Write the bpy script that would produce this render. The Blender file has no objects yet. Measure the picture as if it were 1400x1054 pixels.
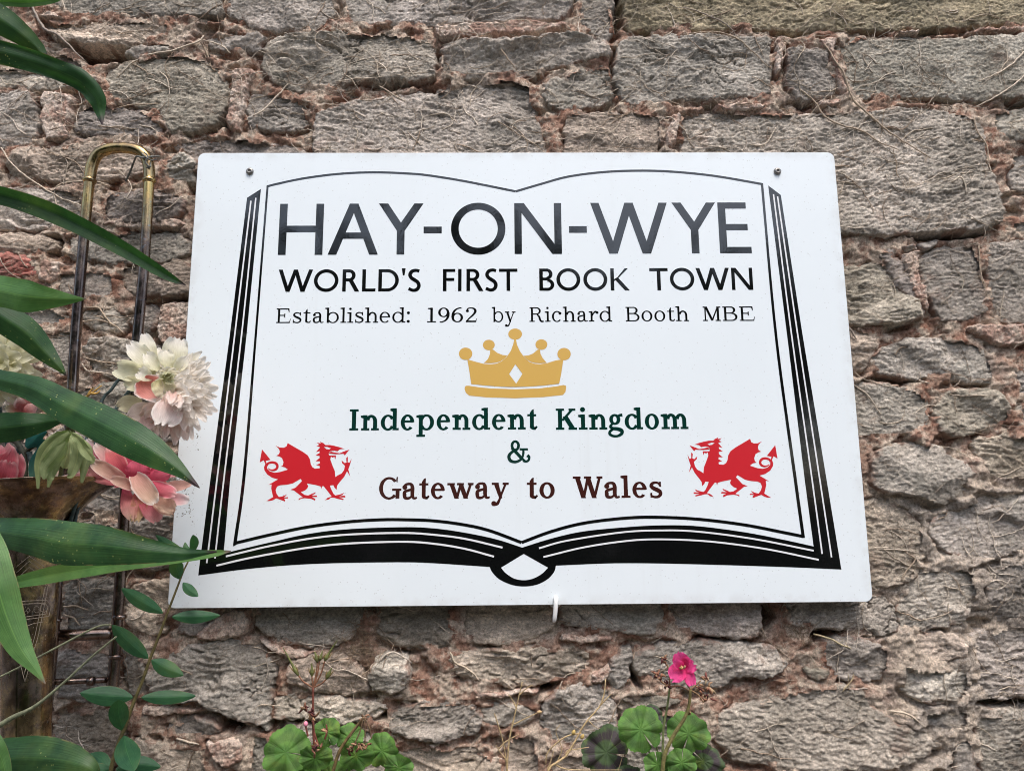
import bpy, math, random
import numpy as np
from mathutils import Vector
from mathutils.geometry import tessellate_polygon

# ------------------------------------------------------------------ camera, world, sun, exposure
scn = bpy.context.scene
COL = scn.collection
FPX = 1060.0
CAM_LOC = (-0.02816725, -1.11310455, -0.21955482)
CAM_ROT = (math.radians(100.14280467), math.radians(0.45017299), math.radians(-0.78451645))
cam_data = bpy.data.cameras.new("camera")
cam = bpy.data.objects.new("camera", cam_data)
COL.objects.link(cam)
cam.location = CAM_LOC
cam.rotation_euler = CAM_ROT
cam_data.sensor_width = 36.0
cam_data.lens = 36.0 * FPX / 1400.0
cam_data.clip_start = 0.02
cam_data.clip_end = 500.0
scn.camera = cam

SUN_EL, SUN_AZ = math.radians(64), math.radians(18)      # azimuth measured from the direction straight in front of the wall (-Y) towards +X
world = bpy.data.worlds.new("World")
scn.world = world
world.use_nodes = True
wn = world.node_tree
bg = wn.nodes["Background"]
sky = wn.nodes.new("ShaderNodeTexSky")
sky.sky_type = 'NISHITA'
sky.sun_disc = False
sky.sun_elevation = SUN_EL
sky.sun_rotation = math.radians(180) - SUN_AZ
sky.air_density = 1.0
sky.dust_density = 4.0
sky.ozone_density = 1.0
grey = wn.nodes.new("ShaderNodeHueSaturation")            # overcast: the blue of the clear-sky model mostly washed out
grey.inputs["Saturation"].default_value = 0.95
grey.inputs["Hue"].default_value = 0.488
wn.links.new(sky.outputs[0], grey.inputs["Color"])
wn.links.new(grey.outputs[0], bg.inputs["Color"])
bg.inputs["Strength"].default_value = 0.15
sun_data = bpy.data.lights.new("sun", 'SUN')
sun_data.energy = 1.05
sun_data.angle = math.radians(22)
sun_data.color = (1.0, 0.99, 0.95)
sun = bpy.data.objects.new("sun", sun_data)
COL.objects.link(sun)
sd = Vector((math.sin(SUN_AZ) * math.cos(SUN_EL), -math.cos(SUN_AZ) * math.cos(SUN_EL), math.sin(SUN_EL)))
sun.rotation_euler = sd.to_track_quat('Z', 'Y').to_euler()
sun.location = sd * 20
scn.view_settings.view_transform = 'Standard'
scn.view_settings.look = 'None'
scn.view_settings.gamma = 1.0
scn.view_settings.use_curve_mapping = False
scn.view_settings.exposure = 1.02
scn.cycles.filter_width = 1.0

RNG = np.random.default_rng(7)
random.seed(7)

# ------------------------------------------------------------------ projection from the photograph's pixels to planes of the place
CR = np.array(cam.rotation_euler.to_matrix())
CL = np.array(CAM_LOC)


def at(px, py, Y):
    """World point where the ray through pixel (px, py) meets the vertical plane y = Y."""
    d = CR @ np.array([(px - 700.0) / FPX, -(py - 527.0) / FPX, -1.0])
    t = (Y - CL[1]) / d[1]
    return CL + t * d


def mpp(Y):
    return (Y - CL[1]) / FPX


# ------------------------------------------------------------------ object helpers
def link(o, parent=None):
    COL.objects.link(o)
    if parent is not None:
        o.parent = parent
    return o


def tag(o, label=None, cat=None, group=None, kind=None):
    if label:
        o['label'] = label
    if cat:
        o['category'] = cat
    if group:
        o['group'] = group
    if kind:
        o['kind'] = kind
    return o


def thing(name, label, cat, loc=(0, 0, 0), group=None):
    o = bpy.data.objects.new(name, None)
    o.empty_display_size = 0.05
    link(o)
    o.location = loc
    return tag(o, label, cat, group)


def mesh_obj(name, V, F, mat, parent=None, smooth=True, uv=None, col=None, attrs=None):
    """V (n,3) in world metres; F (m,k) array or list of index lists. The parent's location is taken off."""
    V = np.asarray(V, dtype=np.float64).reshape(-1, 3)
    if parent is not None:
        p = parent
        off = np.zeros(3)
        while p is not None:
            off += np.array(p.location)
            p = p.parent
        V = V - off
    cen = V.mean(axis=0)
    V = V - cen
    me = bpy.data.meshes.new(name)
    if isinstance(F, np.ndarray):
        k = F.shape[1]
        n = F.shape[0]
        me.vertices.add(len(V))
        me.vertices.foreach_set("co", V.astype(np.float32).ravel())
        me.loops.add(n * k)
        me.polygons.add(n)
        me.loops.foreach_set("vertex_index", F.astype(np.int32).ravel())
        me.polygons.foreach_set("loop_start", np.arange(0, n * k, k, dtype=np.int32))
        me.update(calc_edges=True)
    else:
        me.from_pydata([tuple(v) for v in V], [], F)
        me.update()
    if smooth:
        me.polygons.foreach_set("use_smooth", np.ones(len(me.polygons), dtype=bool))
    if uv is not None or col is not None:
        li = np.empty(len(me.loops), dtype=np.int32)
        me.loops.foreach_get("vertex_index", li)
    if uv is not None:
        l = me.uv_layers.new(name="UVMap")
        l.data.foreach_set("uv", np.asarray(uv, dtype=np.float32)[li].ravel())
    if col is not None:
        a = me.color_attributes.new("Col", 'FLOAT_COLOR', 'POINT')
        c = np.ones((len(V), 4), dtype=np.float32)
        c[:, :3] = col
        a.data.foreach_set("color", c.ravel())
    if attrs:
        for k_, v_ in attrs.items():
            a = me.attributes.new(k_, 'FLOAT', 'POINT')
            a.data.foreach_set("value", np.asarray(v_, dtype=np.float32))
    if mat is not None:
        me.materials.append(mat)
    o = bpy.data.objects.new(name, me)
    link(o, parent)
    o.location = cen
    return o


def catmull(P, n):
    P = np.asarray(P, dtype=float)
    if len(P) == 2:
        t = np.linspace(0, 1, n)[:, None]
        return P[0] * (1 - t) + P[1] * t
    Q = np.vstack([2 * P[0] - P[1], P, 2 * P[-1] - P[-2]])
    m = len(P) - 1
    out = []
    for s in np.linspace(0, m, n):
        i = min(int(s), m - 1)
        t = s - i
        a, b, c, d = Q[i], Q[i + 1], Q[i + 2], Q[i + 3]
        out.append(0.5 * ((2 * b) + (c - a) * t + (2 * a - 5 * b + 4 * c - d) * t * t + (3 * b - a - 3 * c + d) * t ** 3))
    return np.array(out)


class Bag:
    """Collects pieces of geometry that become ONE mesh."""
    def __init__(self):
        self.V, self.F, self.C, self.n = [], [], [], 0

    def add(self, V, F, col=None):
        V = np.asarray(V, dtype=float).reshape(-1, 3)
        self.V.append(V)
        for f in F:
            self.F.append([int(i) + self.n for i in f])
        if col is not None:
            c = np.asarray(col, dtype=float)
            self.C.append(np.tile(c, (len(V), 1)) if c.ndim == 1 else c)
        self.n += len(V)

    def tube(self, path, rad, k=8, col=None, caps=True):
        V, F = tube_geo(path, rad, k, caps)
        self.add(V, F, col)

    def build(self, name, mat, parent=None, smooth=True):
        V = np.vstack(self.V)
        return mesh_obj(name, V, self.F, mat, parent, smooth, col=np.vstack(self.C) if self.C else None)


def tube_geo(path, rad, k=8, caps=True):
    path = np.asarray(path, dtype=float)
    n = len(path)
    rad = np.broadcast_to(np.asarray(rad, dtype=float), (n,)) if np.ndim(rad) == 0 else np.interp(np.linspace(0, 1, n), np.linspace(0, 1, len(rad)), rad)
    T = np.gradient(path, axis=0)
    T /= np.linalg.norm(T, axis=1)[:, None] + 1e-12
    ref = np.array([0.0, 1.0, 0.0])
    if abs(T[0] @ ref) > 0.9:
        ref = np.array([1.0, 0, 0])
    N = np.cross(T[0], ref)
    N /= np.linalg.norm(N)
    V = []
    for i in range(n):
        N = N - T[i] * (N @ T[i])
        N /= np.linalg.norm(N) + 1e-12
        B = np.cross(T[i], N)
        for j in range(k):
            a = 2 * math.pi * j / k
            V.append(path[i] + rad[i] * (math.cos(a) * N + math.sin(a) * B))
    F = []
    for i in range(n - 1):
        for j in range(k):
            a, b = i * k + j, i * k + (j + 1) % k
            F.append((a, b, b + k, a + k))
    if caps:
        F.append(tuple(range(k - 1, -1, -1)))
        F.append(tuple(range((n - 1) * k, n * k)))
    return np.array(V), F


def tube_obj(name, path, rad, mat, parent=None, k=12, col=None):
    V, F = tube_geo(path, rad, k)
    return mesh_obj(name, V, F, mat, parent, col=None if col is None else np.tile(col, (len(V), 1)))


def lathe_geo(profile, base, axis, k=48):
    """profile: (distance along axis, radius)."""
    axis = np.asarray(axis, float)
    axis /= np.linalg.norm(axis)
    ref = np.array([0, 1.0, 0]) if abs(axis[1]) < 0.9 else np.array([1.0, 0, 0])
    N = np.cross(axis, ref)
    N /= np.linalg.norm(N)
    B = np.cross(axis, N)
    V = []
    for (t, r) in profile:
        for j in range(k):
            a = 2 * math.pi * j / k
            V.append(np.asarray(base) + axis * t + r * (math.cos(a) * N + math.sin(a) * B))
    F = []
    for i in range(len(profile) - 1):
        for j in range(k):
            a, b = i * k + j, i * k + (j + 1) % k
            F.append((a, a + k, b + k, b))
    return np.array(V), F


# ------------------------------------------------------------------ numpy gradient noise
def _hash(ix, iy, seed):
    h = (ix.astype(np.int64) * 374761393 + iy.astype(np.int64) * 668265263 + seed * 1442695041) & 0xFFFFFFFF
    h = ((h ^ (h >> 13)) * 1274126177) & 0xFFFFFFFF
    h = (h ^ (h >> 16)) & 0xFFFFFFFF
    return h


def pn(x, y, seed=0):
    x0 = np.floor(x)
    y0 = np.floor(y)
    fx, fy = x - x0, y - y0
    u = fx * fx * fx * (fx * (fx * 6 - 15) + 10)
    v = fy * fy * fy * (fy * (fy * 6 - 15) + 10)

    def g(dx, dy):
        a = _hash(x0 + dx, y0 + dy, seed).astype(np.float64) * (2 * math.pi / 4294967296.0)
        return np.cos(a) * (fx - dx) + np.sin(a) * (fy - dy)
    n0 = g(0, 0) * (1 - u) + g(1, 0) * u
    n1 = g(0, 1) * (1 - u) + g(1, 1) * u
    return (n0 * (1 - v) + n1 * v) * 1.5


def fbm(x, y, seed=0, oct=4, gain=0.5, lac=2.03):
    s = np.zeros_like(x)
    a, f = 1.0, 1.0
    for i in range(oct):
        s += a * pn(x * f + i * 17.3, y * f - i * 9.1, seed + i * 31)
        a *= gain
        f *= lac
    return s


def ridged(x, y, seed=0, oct=3, gain=0.55, lac=2.1):
    s = np.zeros_like(x)
    a, f = 1.0, 1.0
    for i in range(oct):
        s += a * (1 - 2 * np.abs(pn(x * f + i * 11.3, y * f + i * 5.1, seed + i * 13)))
        a *= gain
        f *= lac
    return s


def smooth(a, b, x):
    t = np.clip((x - a) / (b - a), 0, 1)
    return t * t * (3 - 2 * t)


def poly_sdf(x, y, P):
    """Signed distance, positive inside."""
    d2 = np.full(x.shape, 1e9)
    ins = np.zeros(x.shape, dtype=bool)
    n = len(P)
    for i in range(n):
        ax, ay = P[i]
        bx, by = P[(i + 1) % n]
        ex, ey = bx - ax, by - ay
        L = ex * ex + ey * ey + 1e-18
        t = np.clip(((x - ax) * ex + (y - ay) * ey) / L, 0, 1)
        dx, dy = x - ax - t * ex, y - ay - t * ey
        d2 = np.minimum(d2, dx * dx + dy * dy)
        if abs(by - ay) > 1e-12:
            c = ((ay > y) != (by > y)) & (x < ex * (y - ay) / ey + ax)
            ins ^= c
    d = np.sqrt(d2)
    return np.where(ins, d, -d)


# ------------------------------------------------------------------ materials
class NT:
    def __init__(self, name):
        self.m = bpy.data.materials.new(name)
        self.m.use_nodes = True
        self.t = self.m.node_tree
        self.bsdf = self.t.nodes["Principled BSDF"]
        self.out = self.t.nodes["Material Output"]

    def n(self, typ, **kw):
        nd = self.t.nodes.new("ShaderNode" + typ)
        ins = kw.pop('ins', {})
        for k, v in kw.items():
            setattr(nd, k, v)
        for k, v in ins.items():
            self.set(nd.inputs[k], v)
        return nd

    def set(self, sock, v):
        if isinstance(v, bpy.types.NodeSocket):
            self.t.links.new(v, sock)
        elif isinstance(v, bpy.types.Node):
            self.t.links.new(v.outputs[0], sock)
        else:
            if hasattr(sock.default_value, '__len__') and not hasattr(v, '__len__'):
                v = (v,) * len(sock.default_value)
            elif hasattr(sock.default_value, '__len__') and len(sock.default_value) == 4 and len(v) == 3:
                v = (*v, 1)
            sock.default_value = v

    def math(self, op, a, b=0.5, c=None):
        nd = self.n("Math", operation=op)
        self.set(nd.inputs[0], a)
        self.set(nd.inputs[1], b)
        if c is not None:
            self.set(nd.inputs[2], c)
        return nd.outputs[0]

    def mix(self, f, a, b, mode='MIX'):
        nd = self.n("Mix", data_type='RGBA', blend_type=mode)
        self.set(nd.inputs[0], f)
        self.set(nd.inputs[6], a)
        self.set(nd.inputs[7], b)
        return nd.outputs[2]

    def ramp(self, f, lo, hi, a=0.0, b=1.0):
        nd = self.n("MapRange", interpolation_type='SMOOTHSTEP')
        self.set(nd.inputs[0], f)
        for i, v in ((1, lo), (2, hi), (3, a), (4, b)):
            nd.inputs[i].default_value = v
        return nd.outputs[0]

    def noise(self, vec, scale, detail=4, rough=0.5, dist=0.0, out=0):
        nd = self.n("TexNoise", ins={'Scale': scale, 'Detail': detail, 'Roughness': rough, 'Distortion': dist})
        if vec is not None:
            self.set(nd.inputs['Vector'], vec)
        return nd.outputs[out]

    def map(self, vec, scale=(1, 1, 1), rot=(0, 0, 0), loc=(0, 0, 0)):
        nd = self.n("Mapping")
        self.set(nd.inputs['Vector'], vec)
        nd.inputs['Scale'].default_value = scale
        nd.inputs['Rotation'].default_value = rot
        nd.inputs['Location'].default_value = loc
        return nd.outputs[0]

    def bump(self, h, dist=0.001, strength=1.0, normal=None):
        nd = self.n("Bump", ins={'Strength': strength, 'Distance': dist, 'Height': h})
        if normal is not None:
            self.set(nd.inputs['Normal'], normal)
        return nd.outputs[0]

    def set_b(self, **kw):
        names = {'base': 'Base Color', 'rough': 'Roughness', 'metal': 'Metallic', 'normal': 'Normal', 'coat': 'Coat Weight',
                 'coat_rough': 'Coat Roughness', 'sss': 'Subsurface Weight', 'spec': 'Specular IOR Level', 'ior': 'IOR'}
        for k, v in kw.items():
            self.set(self.bsdf.inputs[names[k]], v)
        return self


def mat_stone():
    t = NT("rubble stone")
    pos = t.n("NewGeometry").outputs['Position']
    oi = t.n("ObjectInfo")
    tint = oi.outputs['Color']
    sh = t.n("VectorMath", operation='SCALE')
    t.set(sh.inputs[0], oi.outputs['Location'])
    sh.inputs['Scale'].default_value = 3.0
    p2 = t.n("VectorMath", operation='ADD')
    t.set(p2.inputs[0], pos)
    t.set(p2.inputs[1], sh.outputs[0])
    p = p2.outputs[0]
    big = t.noise(p, 14, 5, 0.6)
    mid = t.noise(t.map(p, (1, 1, 2.2)), 60, 6, 0.65, 0.6)
    fine = t.noise(t.map(p, (1, 1, 1.5)), 260, 8, 0.82)
    c = t.mix(t.ramp(big, 0.32, 0.68), t.mix(1.0, tint, (0.74, 0.72, 0.68), 'MULTIPLY'), t.mix(1.0, tint, (1.28, 1.24, 1.2), 'MULTIPLY'))
    c = t.mix(1.0, c, t.mix(t.ramp(mid, 0.3, 0.7), (0.72, 0.715, 0.71), (1.28, 1.27, 1.26)), 'MULTIPLY')
    c = t.mix(1.0, c, t.mix(t.ramp(fine, 0.3, 0.7), (0.46, 0.45, 0.44), (1.62, 1.62, 1.62)), 'MULTIPLY')
    # pale scaly weathering and thin fibrous marks
    w = t.noise(t.map(p, (1, 1, 1.5), (0, 0.5, 0)), 95, 6, 0.75, 3.0)
    fib = t.ramp(t.math('ABSOLUTE', t.math('SUBTRACT', w, 0.5)), 0.0, 0.022, 1.0, 0.0)
    patch = t.ramp(t.noise(p, 22, 3, 0.6), 0.42, 0.62)
    c = t.mix(t.math('MULTIPLY', t.math('MULTIPLY', fib, patch), 0.42), c, (0.66, 0.60, 0.52))
    # green grey algae and rusty stain patches
    alg = t.ramp(t.noise(p, 9, 4, 0.6, 0.5, 0), 0.56, 0.72)
    c = t.mix(t.math('MULTIPLY', alg, 0.28), c, (0.25, 0.26, 0.215))
    rst = t.ramp(t.noise(t.map(p, (1, 1, 1), (0, 0, 0), (5, 2, 1)), 18, 5, 0.65), 0.58, 0.72)
    c = t.mix(t.math('MULTIPLY', rst, 0.40), c, (0.30, 0.17, 0.12))
    # lime / lichen specks
    vo = t.n("TexVoronoi", ins={'Scale': 260.0, 'Randomness': 1.0})
    t.set(vo.inputs['Vector'], p)
    sp = t.math('MULTIPLY', t.ramp(vo.outputs['Distance'], 0.10, 0.26, 1, 0), t.ramp(t.noise(p, 30, 3, 0.5), 0.52, 0.62))
    c = t.mix(t.math('MULTIPLY', sp, 0.45), c, (0.52, 0.48, 0.43))
    # mortar smeared over the stone's rim
    sm = t.n("Attribute", attribute_name="smear").outputs['Fac']
    smn = t.math('ADD', sm, t.math('MULTIPLY', t.math('SUBTRACT', t.noise(p, 120, 4, 0.7), 0.5), 1.0))
    c = t.mix(t.math('MULTIPLY', t.ramp(smn, 0.35, 0.75), 0.8), c, t.mix(fine, (0.22, 0.11, 0.08), (0.42, 0.27, 0.20)))
    rnd = oi.outputs['Random']
    strat = t.noise(t.map(p, (1, 1, 3.0)), 190, 6, 0.75, 0.6)
    grain = t.noise(p, 330, 7, 0.85)
    sel = t.ramp(rnd, 0.25, 0.75)
    h = t.math('ADD', t.math('MULTIPLY', t.noise(p, 800, 6, 0.8), 0.7), t.math('ADD', t.math('MULTIPLY', strat, sel), t.math('MULTIPLY', grain, t.math('SUBTRACT', 1.15, sel))))
    h = t.math('MULTIPLY', h, t.math('ADD', 0.5, t.math('FRACT', t.math('MULTIPLY', rnd, 7.3))))
    t.set_b(base=c, rough=0.92, spec=0.25, normal=t.bump(h, 0.0025, 1.0))
    return t.m


def mat_mortar(name, a, b, d, earthy=False):
    t = NT(name)
    pos = t.n("NewGeometry").outputs['Position']
    n1 = t.noise(pos, 26, 5, 0.65)
    n2 = t.noise(pos, 240, 6, 0.75)
    n3 = t.noise(t.map(pos, loc=(3, 1, 2)), 34, 6, 0.7)
    c = t.mix(t.ramp(n1, 0.35, 0.65), a, b)
    if earthy:
        sp = t.n("SeparateXYZ")
        t.set(sp.inputs[0], pos)
        reg = t.math('MULTIPLY', t.ramp(sp.outputs[0], 0.44, 0.54), t.ramp(sp.outputs[2], -0.08, -0.20))
        loc_ = t.ramp(t.noise(t.map(pos, loc=(7, 1, 4)), 11, 4, 0.6), 0.50, 0.66)
        c = t.mix(t.math('MAXIMUM', t.math('MULTIPLY', reg, 0.95), t.math('MULTIPLY', loc_, 0.75)), c, t.mix(n2, (0.28, 0.24, 0.20), (0.58, 0.51, 0.43)))
    c = t.mix(t.math('MULTIPLY', t.ramp(n3, 0.45, 0.58), 0.9), c, d)
    c = t.mix(1.0, c, t.mix(t.ramp(n2, 0.3, 0.7), (0.55, 0.53, 0.52), (1.45, 1.45, 1.45)), 'MULTIPLY')
    vo = t.n("TexVoronoi", ins={'Scale': 420.0})
    t.set(vo.inputs['Vector'], pos)
    grit = t.math('MULTIPLY', t.ramp(vo.outputs['Distance'], 0.08, 0.3, 1, 0), 0.25)
    c = t.mix(grit, c, (0.5, 0.42, 0.36))
    h = t.math('ADD', t.math('MULTIPLY', t.noise(pos, 600, 5, 0.7), 0.8), n2)
    t.set_b(base=c, rough=0.97, spec=0.1, normal=t.bump(h, 0.0035, 1.0))
    return t.m


def mat_sign_white():
    t = NT("white sign panel")
    pos = t.n("NewGeometry").outputs['Position']
    sx = t.n("SeparateXYZ")
    t.set(sx.inputs[0], pos)
    # fine splashes of dirt, denser by the left edge low down
    vo = t.n("TexVoronoi", ins={'Scale': 330.0, 'Randomness': 1.0})
    wv = t.n("VectorMath", operation='ADD')
    t.set(wv.inputs[0], pos)
    nz = t.n("VectorMath", operation='SCALE')
    t.set(nz.inputs[0], t.noise(pos, 700, 3, 0.6, 0.0, 1))
    nz.inputs['Scale'].default_value = 0.0035
    t.set(wv.inputs[1], nz.outputs[0])
    t.set(vo.inputs['Vector'], wv.outputs[0])
    wn_ = t.n("TexWhiteNoise", noise_dimensions='3D')
    t.set(wn_.inputs[0], vo.outputs['Position'])
    left = t.math('MULTIPLY', t.ramp(sx.outputs[0], -0.432, -0.462), t.math('MULTIPLY', t.ramp(sx.outputs[2], 0.0, -0.08), t.ramp(sx.outputs[2], -0.26, -0.20)))
    dense = t.math('ADD', 0.012, t.math('MULTIPLY', left, t.math('MULTIPLY', t.ramp(t.noise(pos, 34, 4, 0.6), 0.46, 0.58), 0.8)))
    keep = t.math('LESS_THAN', wn_.outputs[0], dense)
    size = t.math('ADD', 0.07, t.math('MULTIPLY', wn_.outputs[0], 1.0))
    dot = t.math('MULTIPLY', keep, t.math('LESS_THAN', vo.outputs['Distance'], t.math('MINIMUM', size, 0.42)))
    vo2 = t.n("TexVoronoi", ins={'Scale': 420.0, 'Randomness': 1.0})
    t.set(vo2.inputs['Vector'], pos)
    wn2 = t.n("TexWhiteNoise", noise_dimensions='3D')
    t.set(wn2.inputs[0], vo2.outputs['Position'])
    dot2 = t.math('MULTIPLY', t.math('LESS_THAN', wn2.outputs[0], 0.05), t.ramp(vo2.outputs['Distance'], 0.1, 0.4, 0.5, 0))
    film = t.ramp(t.noise(pos, 5, 5, 0.6), 0.3, 0.75)
    c = t.mix(film, (0.775, 0.832, 0.855), (0.74, 0.797, 0.82))
    c = t.mix(t.math('MULTIPLY', left, 0.10), c, (0.42, 0.38, 0.34))
    c = t.mix(dot2, c, (0.30, 0.28, 0.26))
    c = t.mix(t.math('MULTIPLY', dot, 0.85), c, (0.13, 0.11, 0.09))
    run = t.math('MULTIPLY', t.ramp(t.noise(t.map(pos, (60, 1, 2.2)), 1.0, 5, 0.6), 0.52, 0.75), t.ramp(t.noise(t.map(pos, loc=(4, 0, 0)), 4, 3, 0.5), 0.4, 0.7))
    c = t.mix(t.math('MULTIPLY', run, 0.10), c, (0.50, 0.49, 0.46))
    rim = t.math('MAXIMUM', t.ramp(t.math('ABSOLUTE', sx.outputs[0]), 0.455, 0.476), t.ramp(t.math('ABSOLUTE', sx.outputs[2]), 0.308, 0.327))
    c = t.mix(t.math('MULTIPLY', t.math('MULTIPLY', rim, t.ramp(t.noise(pos, 40, 5, 0.65), 0.4, 0.65)), 0.22), c, (0.45, 0.42, 0.38))
    n = t.bump(t.noise(pos, 380, 3, 0.5), 0.00006, 1.0)
    t.set_b(base=c, rough=t.ramp(film, 0, 1, 0.30, 0.42), normal=n, spec=0.5)
    return t.m


def mat_vinyl(name, col, rough=0.04, edge=True):
    t = NT(name)
    pos = t.n("NewGeometry").outputs['Position']
    dust = t.ramp(t.noise(pos, 900, 4, 0.7), 0.62, 0.75)
    n = t.bump(t.noise(pos, 260, 3, 0.55), 0.00003, 1.0)
    c = t.mix(t.math('MULTIPLY', dust, 0.05), col, (0.4, 0.4, 0.4))
    t.set_b(base=c, rough=rough, normal=n, spec=0.75)
    return t.m


def mat_brass(name="tarnished brass", bell=False):
    t = NT(name)
    pos = t.n("NewGeometry").outputs['Position']
    sx = t.n("SeparateXYZ")
    t.set(sx.inputs[0], pos)
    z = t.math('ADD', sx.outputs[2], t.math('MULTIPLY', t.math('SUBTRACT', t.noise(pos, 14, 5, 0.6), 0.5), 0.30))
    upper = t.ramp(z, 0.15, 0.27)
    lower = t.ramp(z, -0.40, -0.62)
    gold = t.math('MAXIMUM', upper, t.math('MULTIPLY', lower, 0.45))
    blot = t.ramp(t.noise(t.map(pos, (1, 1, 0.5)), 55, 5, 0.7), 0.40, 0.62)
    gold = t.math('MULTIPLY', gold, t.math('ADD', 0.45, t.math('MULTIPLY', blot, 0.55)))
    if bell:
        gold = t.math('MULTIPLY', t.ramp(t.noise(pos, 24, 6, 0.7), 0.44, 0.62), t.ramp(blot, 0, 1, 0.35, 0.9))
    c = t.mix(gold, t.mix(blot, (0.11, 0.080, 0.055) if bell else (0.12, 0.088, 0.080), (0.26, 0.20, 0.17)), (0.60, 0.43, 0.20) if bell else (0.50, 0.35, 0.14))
    c = t.mix(t.math('MULTIPLY', t.ramp(t.noise(pos, 120, 4, 0.7), 0.6, 0.72), 0.5), c, (0.25, 0.30, 0.36))
    t.set_b(base=c, metal=1.0, rough=t.ramp(t.noise(pos, 70, 4, 0.6), 0.3, 0.7, 0.14, 0.34), normal=t.bump(t.noise(pos, 90, 3, 0.5), 0.00015, 1.0))
    return t.m


def add_translucent(t, colour, fac):
    tr = t.n("BsdfTranslucent")
    t.set(tr.inputs['Color'], colour)
    mx = t.n("MixShader")
    mx.inputs[0].default_value = fac
    t.t.links.new(t.bsdf.outputs[0], mx.inputs[1])
    t.t.links.new(tr.outputs[0], mx.inputs[2])
    t.t.links.new(mx.outputs[0], t.out.inputs['Surface'])


def mat_blade(name, dark, light, tipcol=None, spots=True, rough=0.42, nveins=46, tipstart=0.9):
    """Parallel-veined leaf; uv.x runs base to tip, uv.y across."""
    t = NT(name)
    uv = t.n("UVMap").outputs[0]
    pos = t.n("NewGeometry").outputs['Position']
    s = t.n("SeparateXYZ")
    t.set(s.inputs[0], uv)
    vein = t.math('ABSOLUTE', t.math('SINE', t.math('MULTIPLY', s.outputs[1], nveins)))
    blotch = t.noise(pos, 38, 5, 0.6)
    str_ = t.noise(t.map(uv, (3, 40, 1)), 1.5, 5, 0.6)
    c = t.mix(t.ramp(blotch, 0.3, 0.7), dark, light)
    c = t.mix(t.math('MULTIPLY', t.ramp(vein, 0.0, 0.35, 1, 0), 0.07), c, t.mix(1.0, light, (1.5, 1.45, 1.3), 'MULTIPLY'))
    c = t.mix(1.0, c, t.mix(t.ramp(str_, 0.3, 0.7), (0.72, 0.74, 0.72), (1.22, 1.2, 1.2)), 'MULTIPLY')
    mid = t.ramp(t.math('ABSOLUTE', t.math('SUBTRACT', s.outputs[1], 0.5)), 0.0, 0.022, 1, 0)
    c = t.mix(t.math('MULTIPLY', mid, 0.55), c, t.mix(1.0, light, (1.7, 1.5, 1.3), 'MULTIPLY'))
    if spots:
        vo = t.n("TexVoronoi", ins={'Scale': 230.0})
        t.set(vo.inputs['Vector'], pos)
        sp = t.math('MULTIPLY', t.ramp(vo.outputs['Distance'], 0.10, 0.24, 1, 0), t.ramp(t.noise(t.map(pos, loc=(2, 0, 1)), 24, 3, 0.6), 0.52, 0.64))
        c = t.mix(t.math('MULTIPLY', sp, 0.8), c, (0.36, 0.40, 0.14))
    rim = t.math('MULTIPLY', t.ramp(t.math('ABSOLUTE', t.math('SUBTRACT', s.outputs[1], 0.5)), 0.455, 0.495), t.ramp(t.noise(t.map(pos, loc=(3, 3, 3)), 45, 5, 0.7), 0.48, 0.6))
    c = t.mix(t.math('MULTIPLY', rim, 0.75), c, (0.20, 0.16, 0.07))
    yel = t.ramp(t.noise(t.map(pos, loc=(8, 3, 1)), 13, 4, 0.6), 0.50, 0.72)
    c = t.mix(t.math('MULTIPLY', yel, 0.30), c, (0.16, 0.22, 0.05))
    if tipcol:
        tp = t.ramp(t.math('ADD', s.outputs[0], t.math('MULTIPLY', t.math('SUBTRACT', blotch, 0.5), 0.12)), tipstart, min(tipstart + 0.08, 0.99))
        c = t.mix(tp, c, tipcol)
    h = t.math('ADD', t.math('MULTIPLY', vein, -0.5), t.math('ADD', t.math('MULTIPLY', t.noise(pos, 300, 3, 0.5), 0.5), t.math('MULTIPLY', str_, 3.0)))
    t.set_b(base=c, rough=rough, spec=0.32, normal=t.bump(h, 0.0003, 0.35))
    add_translucent(t, t.mix(1.0, c, (1.5, 1.9, 0.9), 'MULTIPLY'), 0.22)
    return t.m


def mat_petal(name="silk petal", rough=0.65, trans=0.5):
    t = NT(name)
    uv = t.n("UVMap").outputs[0]
    pos = t.n("NewGeometry").outputs['Position']
    s = t.n("SeparateXYZ")
    t.set(s.inputs[0], uv)
    colr = t.n("Attribute", attribute_name="Col").outputs['Color']
    streak = t.noise(t.map(uv, (2, 34, 1)), 1.6, 5, 0.65)
    c = t.mix(1.0, colr, t.mix(t.ramp(streak, 0.3, 0.7), (0.82, 0.79, 0.76), (1.10, 1.10, 1.10)), 'MULTIPLY')
    brown = t.math('MULTIPLY', t.ramp(t.noise(pos, 160, 4, 0.7), 0.66, 0.74), t.ramp(s.outputs[0], 0.7, 1.0))
    c = t.mix(t.math('MULTIPLY', brown, 0.4), c, (0.30, 0.20, 0.12))
    t.set_b(base=c, rough=rough, spec=0.25, normal=t.bump(streak, 0.0008, 0.8))
    add_translucent(t, c, trans)
    return t.m


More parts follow.
